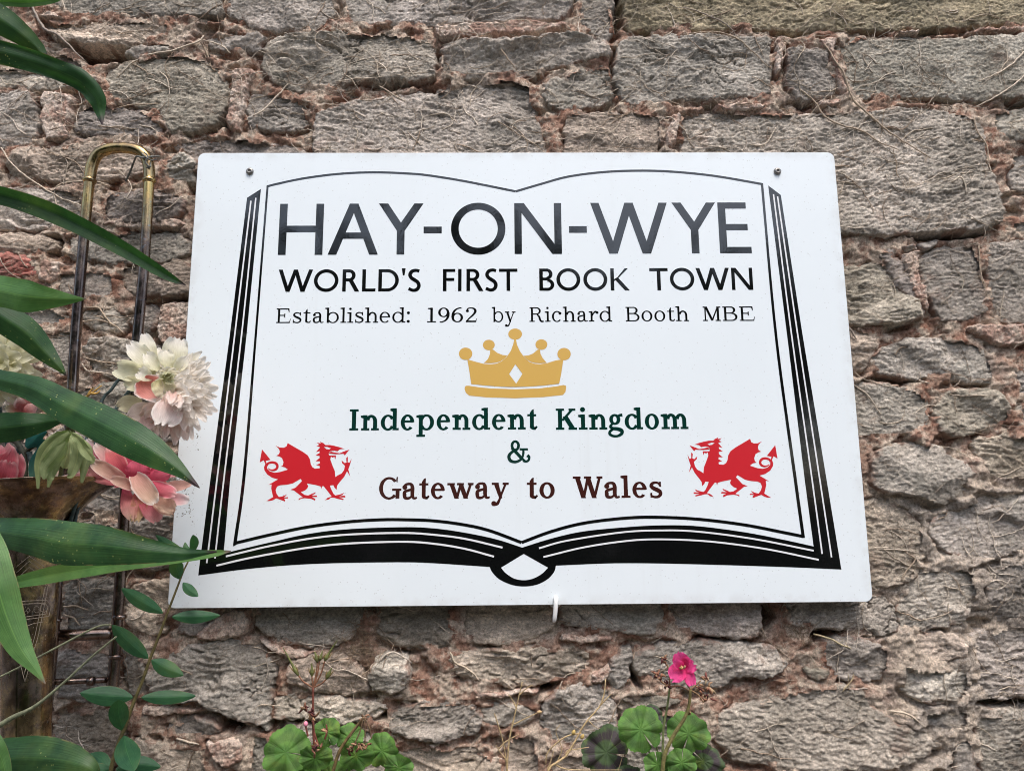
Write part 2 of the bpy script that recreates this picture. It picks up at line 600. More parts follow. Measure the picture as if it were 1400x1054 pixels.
def mat_round_leaf(name, zone=0.5, light=(0.125, 0.255, 0.05), dark=(0.060, 0.155, 0.03), brown=(0.045, 0.035, 0.03)):
    """Geranium leaf; uv = polar disc (0.5,0.5 centre)."""
    t = NT(name)
    uv = t.n("UVMap").outputs[0]
    pos = t.n("NewGeometry").outputs['Position']
    s = t.n("SeparateXYZ")
    t.set(s.inputs[0], uv)
    x = t.math('SUBTRACT', s.outputs[0], 0.5)
    y = t.math('SUBTRACT', s.outputs[1], 0.5)
    r = t.math('MULTIPLY', t.math('SQRT', t.math('ADD', t.math('MULTIPLY', x, x), t.math('MULTIPLY', y, y))), 2.0)
    ang = t.math('ARCTAN2', y, x)
    bl = t.noise(pos, 70, 5, 0.6)
    warp = t.math('MULTIPLY', t.math('SUBTRACT', bl, 0.5), 0.35)
    vein = t.math('ABSOLUTE', t.math('SINE', t.math('ADD', t.math('MULTIPLY', ang, 4.5), warp)))
    vein2 = t.math('ABSOLUTE', t.math('SINE', t.math('ADD', t.math('MULTIPLY', ang, 13.5), t.math('MULTIPLY', warp, 3.0))))
    c = t.mix(t.ramp(bl, 0.3, 0.7), dark, light)
    c = t.mix(t.math('MULTIPLY', t.ramp(t.noise(t.map(pos, loc=(1, 5, 2)), 42, 4, 0.6), 0.52, 0.68), 0.45), c, (0.26, 0.36, 0.06))
    ring = t.math('MULTIPLY', t.ramp(t.math('ADD', r, warp), 0.42, 0.55), t.ramp(t.math('ADD', r, warp), 0.92, 0.72))
    c = t.mix(t.math('MULTIPLY', ring, zone), c, brown)
    vv = t.math('MULTIPLY', t.ramp(vein, 0.0, 0.10, 1, 0), t.ramp(r, 1.0, 0.5))
    vv2 = t.math('MULTIPLY', t.ramp(vein2, 0.0, 0.16, 1, 0), t.math('MULTIPLY', t.ramp(r, 0.35, 0.7), 0.4))
    c = t.mix(t.math('MULTIPLY', t.math('MAXIMUM', vv, vv2), 0.42), c, (0.30, 0.42, 0.15))
    h = t.math('ADD', t.math('MULTIPLY', t.math('MAXIMUM', vv, vv2), -0.8), t.noise(pos, 420, 4, 0.6))
    t.set_b(base=c, rough=0.62, spec=0.3, normal=t.bump(h, 0.0009, 1.0))
    add_translucent(t, t.mix(1.0, c, (1.4, 1.9, 0.8), 'MULTIPLY'), 0.2)
    return t.m


def mat_plain(name, a, b=None, scale=60, rough=0.8, bump=0.0004, metal=0.0, spec=0.3):
    t = NT(name)
    pos = t.n("NewGeometry").outputs['Position']
    n = t.noise(pos, scale, 5, 0.65)
    c = t.mix(t.ramp(n, 0.3, 0.7), a, b or tuple(v * 1.5 for v in a))
    t.set_b(base=c, rough=rough, spec=spec, metal=metal, normal=t.bump(t.noise(pos, scale * 5, 4, 0.6), bump, 1.0))
    return t.m


def mat_col(name, rough=0.8, scale=120, trans=0.0, spec=0.3):
    t = NT(name)
    pos = t.n("NewGeometry").outputs['Position']
    colr = t.n("Attribute", attribute_name="Col").outputs['Color']
    n = t.noise(pos, scale, 5, 0.65)
    c = t.mix(1.0, colr, t.mix(t.ramp(n, 0.3, 0.7), (0.6, 0.6, 0.6), (1.35, 1.33, 1.3)), 'MULTIPLY')
    t.set_b(base=c, rough=rough, spec=spec, normal=t.bump(n, 0.0005, 1.0))
    if trans:
        add_translucent(t, c, trans)
    return t.m


M = {}
M['stone'] = mat_stone()
M['red'] = mat_mortar("red earth mortar", (0.31, 0.165, 0.115), (0.44, 0.290, 0.215), (0.64, 0.53, 0.42), True)
M['pale'] = mat_mortar("pale lime mortar", (0.68, 0.53, 0.43), (0.80, 0.68, 0.58), (0.50, 0.32, 0.25))
M['sign'] = mat_sign_white()
M['black'] = mat_vinyl("black vinyl", (0.004, 0.004, 0.0045))
M['white'] = mat_vinyl("white vinyl", (0.78, 0.79, 0.80), 0.3)
M['green'] = mat_vinyl("dark green vinyl", (0.002, 0.030, 0.022), 0.12)
M['brown'] = mat_vinyl("dark brown vinyl", (0.045, 0.010, 0.008), 0.12)
M['crown'] = mat_vinyl("gold vinyl", (0.62, 0.38, 0.08), 0.35)
M['dragon'] = mat_vinyl("red vinyl", (0.56, 0.012, 0.022), 0.3)
M['brass'] = mat_brass()
M['bell'] = mat_brass('brown gold bell brass', True)
M['root'] = mat_col("dry rootlet", 0.85, 300)
M['petal'] = mat_petal()
M['lily'] = mat_blade("lily leaf", (0.016, 0.052, 0.018), (0.034, 0.092, 0.030), (0.035, 0.018, 0.022), True, 0.4)
M['lily_light'] = mat_blade("young lily leaf", (0.050, 0.125, 0.030), (0.090, 0.195, 0.050), (0.14, 0.10, 0.08), False, 0.45, tipstart=0.93)
M['privet'] = mat_blade("glossy oval leaf", (0.020, 0.076, 0.034), (0.040, 0.120, 0.052), None, False, 0.36, 22)
M['faded'] = mat_blade("faded cloth leaf", (0.17, 0.21, 0.09), (0.28, 0.32, 0.16), None, False, 0.75, 26)
M['teal'] = mat_blade("teal cloth leaf", (0.010, 0.075, 0.075), (0.02, 0.13, 0.12), None, False, 0.6, 26)
M['ger'] = mat_round_leaf("geranium leaf", 0.28)
M['ger_dark'] = mat_round_leaf("dark zoned geranium leaf", 0.95, (0.075, 0.12, 0.05), (0.05, 0.075, 0.04), (0.05, 0.036, 0.045))
M['stem'] = mat_col("plant stem", 0.6, 200)
M['steel'] = mat_plain("steel screw", (0.16, 0.15, 0.14), (0.32, 0.30, 0.28), 400, 0.4, 0.0002, 0.9)
M['hook'] = mat_plain("white plastic", (0.72, 0.72, 0.70), (0.8, 0.8, 0.78), 50, 0.35)
M['wire'] = mat_plain("grey wire", (0.10, 0.10, 0.09), (0.2, 0.2, 0.18), 300, 0.6)
M['soil'] = mat_plain("soil", (0.05, 0.035, 0.025), (0.10, 0.07, 0.05), 30, 0.95, 0.004)
M['paving'] = mat_plain("grey gravel ground", (0.085, 0.083, 0.078), (0.12, 0.116, 0.108), 12, 0.95, 0.006)
M['bark'] = mat_plain("tree bark", (0.06, 0.045, 0.035), (0.12, 0.09, 0.07), 20, 0.95, 0.01)
M['crownleaf'] = mat_plain("tree foliage", (0.03, 0.055, 0.02), (0.06, 0.10, 0.03), 3, 0.6, 0.0005)

# ================================================================== THE WALL
# outlines traced as photograph pixels on the wall face; letter = stone colour, number = how far the face stands proud (mm)
STONES = [
 ("g",2,[(60,-45),(305,-45),(303,20),(250,18),(150,19),(90,22),(60,0)]),
 ("k",3,[(308,-45),(460,-45),(458,12),(440,36),(400,41),(345,37),(328,24),(308,20)]),
 ("b",-1,[(55,30),(140,25),(215,22),(234,32),(228,48),(180,55),(120,60),(70,50)]),
 ("g",-2,[(278,46),(350,43),(365,52),(352,70),(300,66),(280,58)]),
 ("g",-3,[(178,57),(228,53),(240,62),(222,72),(185,76),(165,68)]),
 ("g",4,[(357,64),(372,50),(395,43),(450,42),(520,42),(592,50),(598,80),(590,104),(560,110),(500,110),(440,118),(400,122),(370,112),(354,95)]),
 ("n",4,[(140,92),(160,80),(200,74),(250,71),(285,80),(303,92),(313,120),(306,150),(285,172),(240,180),(222,178),(215,150),(180,140),(145,135)]),
 ("k",0,[(104,140),(140,137),(200,149),(220,170),(218,188),(160,186),(110,182),(92,168)]),
 ("g",6,[(-50,122),(15,118),(40,124),(50,150),(47,185),(30,198),(-50,200)]),
 ("g",2,[(-50,88),(40,92),(95,100),(125,100),(135,114),(100,120),(50,118),(-50,116)]),
 ("b",0,[(-50,25),(10,30),(45,48),(95,72),(128,92),(100,97),(20,85),(-50,84)]),
 ("k",1,[(338,128),(365,120),(395,128),(423,150),(418,168),(395,174),(345,175),(333,158)]),
 ("g",5,[(430,155),(455,143),(500,133),(560,124),(600,117),(650,107),(700,104),(725,112),(732,140),(747,175),(748,235),(600,240),(432,235),(428,180)]),
 ("g",-1,[(232,190),(280,184),(330,187),(400,191),(420,205),(418,228),(270,228),(240,205)]),
 ("b",5,[(20,205),(60,196),(140,194),(198,197),(212,215),(190,240),(120,248),(60,246),(15,240),(8,222)]),
 ("g",1,[(-50,254),(30,251),(90,257),(123,275),(126,300),(80,309),(20,313),(-50,311)]),
 ("k",-2,[(138,262),(195,256),(240,258),(254,275),(240,298),(180,306),(135,296)]),
 ("g",0,[(218,216),(262,208),(268,250),(235,252),(224,238)]),
 ("b",1,[(-50,318),(50,314),(70,325),(73,338),(40,344),(-50,342)]),
 ("g",2,[(90,318),(150,314),(240,314),(262,328),(260,346),(215,357),(150,360),(87,350)]),
 ("r",3,[(-50,347),(40,347),(49,360),(44,378),(20,385),(-50,378)]),
 ("g",1,[(70,370),(115,364),(153,370),(158,393),(148,410),(100,408),(72,400)]),
 ("b",2,[(165,354),(240,350),(268,365),(272,400),(220,406),(172,400),(160,380)]),
 ("g",3,[(118,417),(162,414),(173,440),(163,455),(120,450),(108,435)]),
 ("g",1,[(176,414),(205,410),(218,425),(207,455),(182,457),(174,437)]),
 ("g",2,[(50,455),(98,447),(113,470),(110,510),(80,519),(45,500)]),
 ("g",4,[(122,460),(175,462),(196,480),(186,512),(125,515),(112,490)]),
 ("k",1,[(62,527),(170,522),(205,540),(190,573),(80,575),(55,550)]),
 ("g",0,[(-50,400),(20,392),(62,412),(100,435),(60,448),(10,440),(-50,440)]),
 ("k",1,[(-50,450),(35,452),(40,500),(20,512),(-50,510)]),
 ("g",2,[(200,470),(262,465),(262,520),(205,522),(194,498)]),
 ("k",0,[(-50,520),(45,515),(50,560),(10,590),(-50,585)]),
 ("k",2,[(205,545),(262,530),(256,600),(210,605),(198,580)]),
 ("g",0,[(60,582),(150,580),(190,590),(200,625),(130,640),(60,630)]),
 ("k",1,[(-50,595),(50,595),(52,640),(10,660),(-50,655)]),
 ("k",1,[(100,650),(180,642),(250,615),(250,690),(180,705),(105,700)]),
 ("k",0,[(-50,670),(90,665),(95,720),(-50,725)]),
 ("k",2,[(100,712),(180,714),(240,702),(238,775),(170,782),(95,775)]),
 ("k",1,[(-50,735),(85,732),(88,790),(-50,795)]),
 ("k",4,[(80,792),(155,786),(162,840),(150,868),(90,872),(78,840)]),
 ("b",3,[(168,800),(235,790),(240,826),(215,850),(225,866),(190,870),(168,850)]),
 ("k",-1,[(238,842),(280,836),(285,852),(262,870),(242,862)]),
 ("p",1,[(265,866),(300,836),(335,831),(343,850),(335,866),(300,878),(268,880)]),
 ("g",2,[(345,815),(420,812),(500,810),(502,850),(478,873),(440,887),(380,880),(347,862)]),
 ("n",1,[(515,812),(560,810),(622,810),(622,860),(613,887),(560,889),(512,875)]),
 ("b",0,[(630,810),(700,810),(758,810),(758,860),(740,870),(690,884),(640,879),(628,860)]),
 ("g",3,[(764,810),(850,810),(905,810),(908,850),(890,868),(860,866),(810,860),(766,856)]),
 ("g",1,[(912,810),(1020,810),(1040,820),(1041,870),(1000,873),(930,867),(913,850)]),
 ("k",5,[(215,905),(245,884),(300,877),(355,883),(372,900),(373,940),(366,975),(368,1000),(340,990),(300,975),(262,958),(225,960),(200,945),(196,920)]),
 ("k",0,[(165,886),(193,890),(198,938),(192,956),(168,950)]),
 ("k",0,[(75,885),(150,890),(155,950),(110,962),(70,955)]),
 ("b",1,[(-50,800),(70,800),(72,860),(-50,865)]),
 ("k",1,[(-50,875),(65,880),(62,960),(-50,965)]),
 ("b",2,[(70,985),(110,970),(160,968),(168,1000),(160,1040),(110,1085),(60,1085),(62,1010)]),
 ("g",1,[(-50,975),(55,970),(55,1030),(20,1085),(-50,1085)]),
 ("k",1,[(228,987),(262,980),(290,985),(298,1000),(280,1012),(245,1011),(228,1000)]),
 ("b",2,[(175,1012),(225,1016),(268,1026),(285,1050),(290,1085),(165,1085)]),
 ("p",3,[(278,1017),(308,1007),(330,1012),(331,1040),(312,1055),(288,1042)]),
 ("g",0,[(336,1005),(372,1002),(380,1040),(375,1085),(335,1085)]),
 ("b",0,[(392,908),(430,890),(478,897),(498,920),(503,943),(480,953),(430,944),(394,936)]),
 ("g",16,[(502,912),(520,896),(550,896),(558,915),(553,938),(535,947),(508,941)]),
 ("n",4,[(372,952),(430,946),(500,957),(528,964),(532,973),(505,985),(480,990),(430,986),(374,984)]),
 ("g",2,[(378,990),(430,992),(500,992),(525,1005),(530,1085),(385,1085)]),
 ("b",4,[(613,900),(630,888),(690,889),(740,885),(790,885),(810,896),(803,915),(785,930),(740,937),(690,939),(640,929),(611,915)]),
 ("g",5,[(530,976),(560,963),(610,958),(648,961),(662,980),(652,1003),(610,1016),(560,1010),(532,1000)]),
 ("g",2,[(652,967),(680,964),(720,966),(733,976),(728,993),(690,998),(662,993)]),
 ("b",1,[(540,1022),(580,1018),(640,1022),(680,1036),(682,1085),(545,1085)]),
 ("b",1,[(690,1006),(735,1004),(742,1030),(740,1085),(690,1085)]),
 ("k",2,[(838,897),(860,884),(865,900),(858,938),(838,944),(830,928)]),
 ("g",6,[(868,906),(880,887),(930,877),(1000,879),(1050,880),(1074,900),(1077,914),(1050,928),(1010,924),(985,940),(930,943),(890,933),(872,920)]),
 ("g",3,[(745,955),(790,932),(825,938),(846,955),(843,975),(850,1000),(820,1001),(790,1024),(747,1015),(740,985)]),
 ("n",0,[(852,956),(900,953),(932,958),(928,967),(862,967)]),
 ("k",1,[(858,975),(960,972),(968,1010),(960,1085),(860,1085)]),
 ("b",0,[(750,1030),(800,1028),(850,1010),(855,1085),(750,1085)]),
 ("n",7,[(982,976),(1020,961),(1060,951),(1120,939),(1160,937),(1188,946),(1198,965),(1225,987),(1287,1007),(1292,1020),(1260,1038),(1200,1058),(1150,1052),(1100,1062),(1060,1050),(1000,1038),(977,1010)]),
 ("g",4,[(1072,810),(1140,810),(1190,812),(1210,815),(1225,832),(1234,858),(1213,870),(1180,864),(1130,858),(1077,858)]),
 ("g",3,[(1124,882),(1150,869),(1200,877),(1223,891),(1216,923),(1190,935),(1150,928),(1120,909)]),
 ("n",-1,[(1100,914),(1130,913),(1143,928),(1112,930)]),
 ("g",5,[(1238,800),(1262,775),(1330,772),(1338,810),(1320,848),(1270,866),(1238,862),(1228,835)]),
 ("b",6,[(1242,870),(1300,864),(1322,883),(1317,898),(1280,906),(1252,893)]),
 ("g",3,[(1230,907),(1280,912),(1322,910),(1332,948),(1308,962),(1260,963),(1232,940)]),
 ("g",4,[(1332,862),(1400,852),(1450,860),(1450,953),(1372,957),(1337,948),(1329,900)]),
 ("g",3,[(1264,970),(1328,968),(1328,998),(1294,1006),(1264,990)]),
 ("g",5,[(1338,972),(1450,970),(1450,1085),(1350,1085),(1335,1010)]),
 ("k",2,[(1303,1012),(1330,1008),(1345,1085),(1312,1085)]),
 ("n",3,[(1130,366),(1200,354),(1215,356),(1238,378),(1260,415),(1263,436),(1230,443),(1190,442),(1140,440)]),
 ("k",9,[(1200,340),(1220,336),(1240,365),(1261,408),(1266,432),(1247,418),(1226,385)]),
 ("g",1,[(1234,335),(1250,334),(1254,341),(1240,344)]),
 ("k",1,[(1258,332),(1285,326),(1288,331),(1262,340)]),
 ("g",5,[(1264,346),(1290,333),(1335,329),(1345,350),(1349,400),(1352,424),(1320,439),(1287,437),(1269,400),(1260,370)]),
 ("g",5,[(1347,329),(1450,322),(1450,440),(1382,440),(1358,428),(1352,380)]),
 ("b",1,[(1130,448),(1188,447),(1207,457),(1202,480),(1186,505),(1140,503)]),
 ("g",5,[(1194,490),(1217,466),(1260,459),(1310,459),(1348,471),(1359,495),(1371,515),(1366,521),(1330,523),(1290,516),(1240,516),(1200,507)]),
 ("g",3,[(1140,520),(1210,520),(1255,530),(1273,545),(1276,575),(1263,588),(1220,600),(1150,602)]),
 ("n",7,[(1286,546),(1300,532),(1340,529),(1368,536),(1384,560),(1386,580),(1350,588),(1310,598),(1287,593),(1279,575)]),
 ("g",2,[(1384,503),(1450,495),(1450,543),(1396,539)]),
 ("g",2,[(1392,552),(1450,548),(1450,582),(1396,586)]),
 ("g",9,[(1190,660),(1190,628),(1213,609),(1260,603),(1290,609),(1300,622),(1325,632),(1331,645),(1324,665),(1318,684),(1290,690),(1250,680),(1200,670)]),
 ("b",5,[(1330,602),(1360,594),(1450,590),(1450,660),(1380,660),(1350,653),(1336,625)]),
 ("b",8,[(1150,682),(1210,681),(1245,698),(1263,725),(1268,755),(1260,772),(1254,793),(1220,803),(1150,805)]),
 ("b",0,[(1165,630),(1185,628),(1184,665),(1170,664)]),
 ("g",6,[(1278,702),(1320,691),(1342,674),(1400,669),(1450,669),(1450,738),(1362,768),(1302,762),(1272,732)]),
 ("g",4,[(1346,777),(1450,746),(1450,846),(1350,853)]),
 ("y",5,[(853,-45),(853,28),(862,38),(930,37),(1000,37),(1060,39),(1100,41),(1200,37),(1300,35),(1450,27),(1450,-45)]),
 ("g",4,[(464,-45),(468,12),(480,32),(550,30),(620,34),(680,26),(760,26),(780,18),(787,-45)]),
 ("k",2,[(789,-45),(792,22),(805,42),(830,58),(838,40),(841,-45)]),
 ("p",3,[(590,33),(640,31),(700,27),(775,29),(781,39),(720,48),(660,50),(600,52),(590,43)]),
 ("g",4,[(601,62),(640,54),(700,56),(760,49),(805,46),(834,61),(837,72),(800,81),(745,94),(728,103),(690,99),(640,103),(603,99),(599,80)]),
 ("g",3,[(743,109),(760,101),(800,90),(834,84),(840,110),(838,134),(810,145),(770,149),(749,139),(739,120)]),
 ("g",5,[(843,60),(860,46),(900,43),(960,43),(1020,45),(1054,47),(1057,90),(1056,124),(1040,131),(980,134),(930,133),(890,143),(852,137),(841,100)]),
 ("b",3,[(773,151),(810,149),(860,147),(903,151),(910,165),(903,190),(900,232),(775,232),(771,180)]),
 ("p",1,[(916,155),(930,149),(935,160),(926,195),(918,202),(908,192)]),
 ("p",1,[(1060,49),(1075,46),(1074,100),(1061,100)]),
 ("k",3,[(1077,63),(1118,61),(1134,75),(1147,110),(1142,129),(1100,136),(1078,115),(1075,95)]),
 ("p",0,[(1116,50),(1145,48),(1143,60),(1152,90),(1164,120),(1158,130),(1150,125),(1143,90),(1130,66)]),
 ("g",5,[(1146,60),(1165,47),(1250,46),(1330,48),(1450,42),(1450,130),(1340,136),(1300,131),(1220,129),(1175,134),(1163,120),(1152,85)]),
 ("p",0,[(1117,133),(1155,131),(1150,144),(1120,146)]),
 ("p",0,[(977,140),(1030,137),(1052,140),(1045,150),(985,151)]),
 ("g",7,[(930,165),(935,151),(980,147),(1060,151),(1120,149),(1180,148),(1240,143),(1300,146),(1333,156),(1348,175),(1353,225),(1366,260),(1372,298),(1353,314),(1300,316),(1220,320),(1120,320),(1120,240),(930,240)]),
 ("g",2,[(1360,147),(1450,141),(1450,190),(1382,193),(1361,170)]),
 ("g",2,[(1384,206),(1450,199),(1450,262),(1392,259),(1383,230)]),
 ("g",1,[(1381,302),(1450,292),(1450,316),(1387,320)]),
 ("p",2,[(1230,346),(1262,340),(1258,360),(1268,400),(1274,428),(1264,430),(1247,395)]),
 ("p",1,[(1320,446),(1345,440),(1450,441),(1450,460),(1372,476),(1362,468),(1332,455)]),
 ("p",0,[(1193,486),(1210,468),(1208,480),(1196,490)]),
 ("p",1,[(313,95),(335,88),(352,98),(338,120),(330,160),(333,180),(312,178),(305,160),(315,125)]),
 ("p",0,[(52,122),(100,124),(98,150),(90,170),(95,188),(52,190)]),
 ("p",2,[(217,413),(250,409),(270,412),(270,460),(222,474),(212,460)]),
 ("p",0,[(52,352),(85,355),(82,378),(60,390),(48,382)]),
 ("p",0,[(60,392),(75,395),(95,412),(75,416),(50,405)]),
 ("p",0,[(765,864),(810,865),(840,870),(838,878),(800,882),(762,878)]),
 ("p",0,[(345,868),(385,884),(440,892),(430,898),(395,904),(375,896)]),
 ("p",0,[(805,918),(835,905),(838,915),(828,935),(808,938)]),
 ("p",0,[(640,942),(700,944),(740,941),(738,950),(700,955),(650,955)]),
 ("p",0,[(195,965),(240,962),(285,972),(262,977),(225,982),(195,980)]),
 ("p",0,[(1100,942),(1190,940),(1200,946),(1190,948),(1120,945)]),
 ("p",0,[(60,12),(95,24),(70,26),(50,22)]),
 ("p",0,[(170,290),(250,298),(258,308),(235,312),(160,312),(132,306)]),
 ("p",0,[(580,1014),(600,1014),(602,1024),(588,1028)]),
 ("p",0,[(1225,40),(1255,36),(1262,42),(1232,47)]),
 ("p",0,[(1320,37),(1450,30),(1450,40),(1335,45)]),
]
HOLES = [
 [(96,60),(125,62),(140,58),(190,50),(180,66),(165,78),(140,80),(120,84),(108,74)],
 [(299,984),(312,981),(326,985),(328,998),(318,1004),(306,1000),(298,1002)],
 [(507,975),(524,973),(526,984),(510,985)],
 [(842,-30),(851,-30),(851,30),(843,40),(840,20)],
 [(1042,830),(1055,828),(1062,845),(1050,862),(1042,850)],
 [(858,900),(866,908),(872,925),(880,945),(868,935),(858,918)],
 [(834,62),(842,60),(842,92),(838,94)],
 [(50,322),(74,318),(80,332),(72,345),(55,338)],
 [(690,945),(740,940),(765,935),(755,946),(710,950)],
 [(1120,862),(1160,862),(1150,868),(1118,880),(1112,872)],
 [(1240,320),(1330,316),(1350,318),(1300,324)],
 [(1335,960),(1400,957),(1420,962),(1360,968)],
 [(255,235),(268,235),(268,262),(256,262)],
 [(586,75),(600,72),(600,88),(594,90)],
]
SIGN_Y = -0.034
WALL_Y = -0.010


def px_poly(P, Y=WALL_Y):
    return np.array([[*at(x, y, Y)[[0, 2]]] for x, y in P])


def chaikin(P, n=1, q=0.2):
    for _ in range(n):
        A = np.roll(P, -1, axis=0)
        P = np.stack([P * (1 - q) + A * q, P * q + A * (1 - q)], axis=1).reshape(-1, 2)
    return P


TINTS = {'g': (0.465, 0.428, 0.385), 'k': (0.350, 0.324, 0.296), 'b': (0.49, 0.420, 0.352), 'y': (0.49, 0.425, 0.300),
         'n': (0.415, 0.382, 0.322), 'r': (0.38, 0.150, 0.125)}

# height of the finished wall surface, on a 2 mm raster: used to lay roots and rootlets on it
GX0, GZ0, GS = -1.30, -1.05, 0.002
GH = np.full((1050, 1300), -0.02)
COVER = np.full((1050, 1300), -1.0)       # how deep inside a stone each point is (m)
GXX, GZZ = np.meshgrid(GX0 + GS * np.arange(1300), GZ0 + GS * np.arange(1050))


def write_raster(x0, z0, H, D, step):
    """Put a stone's heights into the raster (nearest samples)."""
    nz, nx = H.shape
    i0 = max(0, int(math.ceil((x0 - GX0) / GS)))
    i1 = min(1299, int((x0 + (nx - 1) * step - GX0) / GS))
    j0 = max(0, int(math.ceil((z0 - GZ0) / GS)))
    j1 = min(1049, int((z0 + (nz - 1) * step - GZ0) / GS))
    if i1 <= i0 or j1 <= j0:
        return
    ii = np.clip(np.round((GX0 + GS * np.arange(i0, i1 + 1) - x0) / step).astype(int), 0, nx - 1)
    jj = np.clip(np.round((GZ0 + GS * np.arange(j0, j1 + 1) - z0) / step).astype(int), 0, nz - 1)
    sub = H[np.ix_(jj, ii)]
    dd = D[np.ix_(jj, ii)]
    R_ = GH[j0:j1 + 1, i0:i1 + 1]
    C_ = COVER[j0:j1 + 1, i0:i1 + 1]
    R_[:] = np.where(dd > -0.002, np.maximum(R_, sub), R_)
    C_[:] = np.maximum(C_, dd)


def rock_height(X, Z, seed, amp=1.0, ang=0.0, kl=1.0, kf=1.0, kp=1.0):
    """Split sandstone: layered, with flaky ledges that hang over small hollows."""
    ca, sa = math.cos(ang), math.sin(ang)
    U = X * ca + Z * sa
    W = -X * sa + Z * ca
    wx = fbm(U * 14, W * 14, seed + 1, 3) * 0.014
    wz = fbm(U * 11 + 5, W * 19, seed + 2, 4) * 0.012
    big = fbm(U * 8, W * 13, seed + 3, 3)
    q = (W + wz) * 46 + 1.7 * fbm(U * 7, W * 17, seed + 4, 3)
    fr = q - np.floor(q)
    ledge = np.where(fr < 0.82, (fr / 0.82) ** 1.3, 1 - smooth(0.82, 1.0, fr))
    q2 = (W + wz * 0.7 + wx * 0.4) * 140 + 2.2 * fbm(U * 20, W * 46, seed + 5, 3)
    f2 = q2 - np.floor(q2)
    flake = np.where(f2 < 0.78, f2 / 0.78, 1 - smooth(0.78, 1.0, f2))
    m1 = smooth(0.0, 0.5, fbm(U * 7, W * 14, seed + 6, 3))
    m2 = smooth(-0.1, 0.5, fbm(U * 24, W * 30, seed + 7, 2))
    f3 = fbm(U * 130, W * 230, seed + 8, 3, 0.7)
    r = ridged(U * 38 + wx * 60, W * 62 + wz * 60, seed + 9, 3)
    cr = fbm(U * 10 + wx * 40, W * 40 + wz * 40, seed + 10, 3)
    crack = np.exp(-(cr / 0.045) ** 2) * smooth(-0.1, 0.35, fbm(U * 15, W * 15, seed + 11, 2))
    pit = smooth(0.35, 0.6, fbm(U * 45, W * 110, seed + 12, 2))
    return amp * (0.0036 * big + 0.0036 * kl * (ledge - 0.4) * m1 + 0.0011 * kf * (flake - 0.4) * m2 + 0.0012 * f3 + 0.0006 * kp * r - 0.0028 * kl * crack - 0.0012 * kp * pit)


wall = thing("stone_wall", "old rubble wall of grey brown stones set in crumbling red mortar behind the white sign", "wall", (0, 0, -0.2))


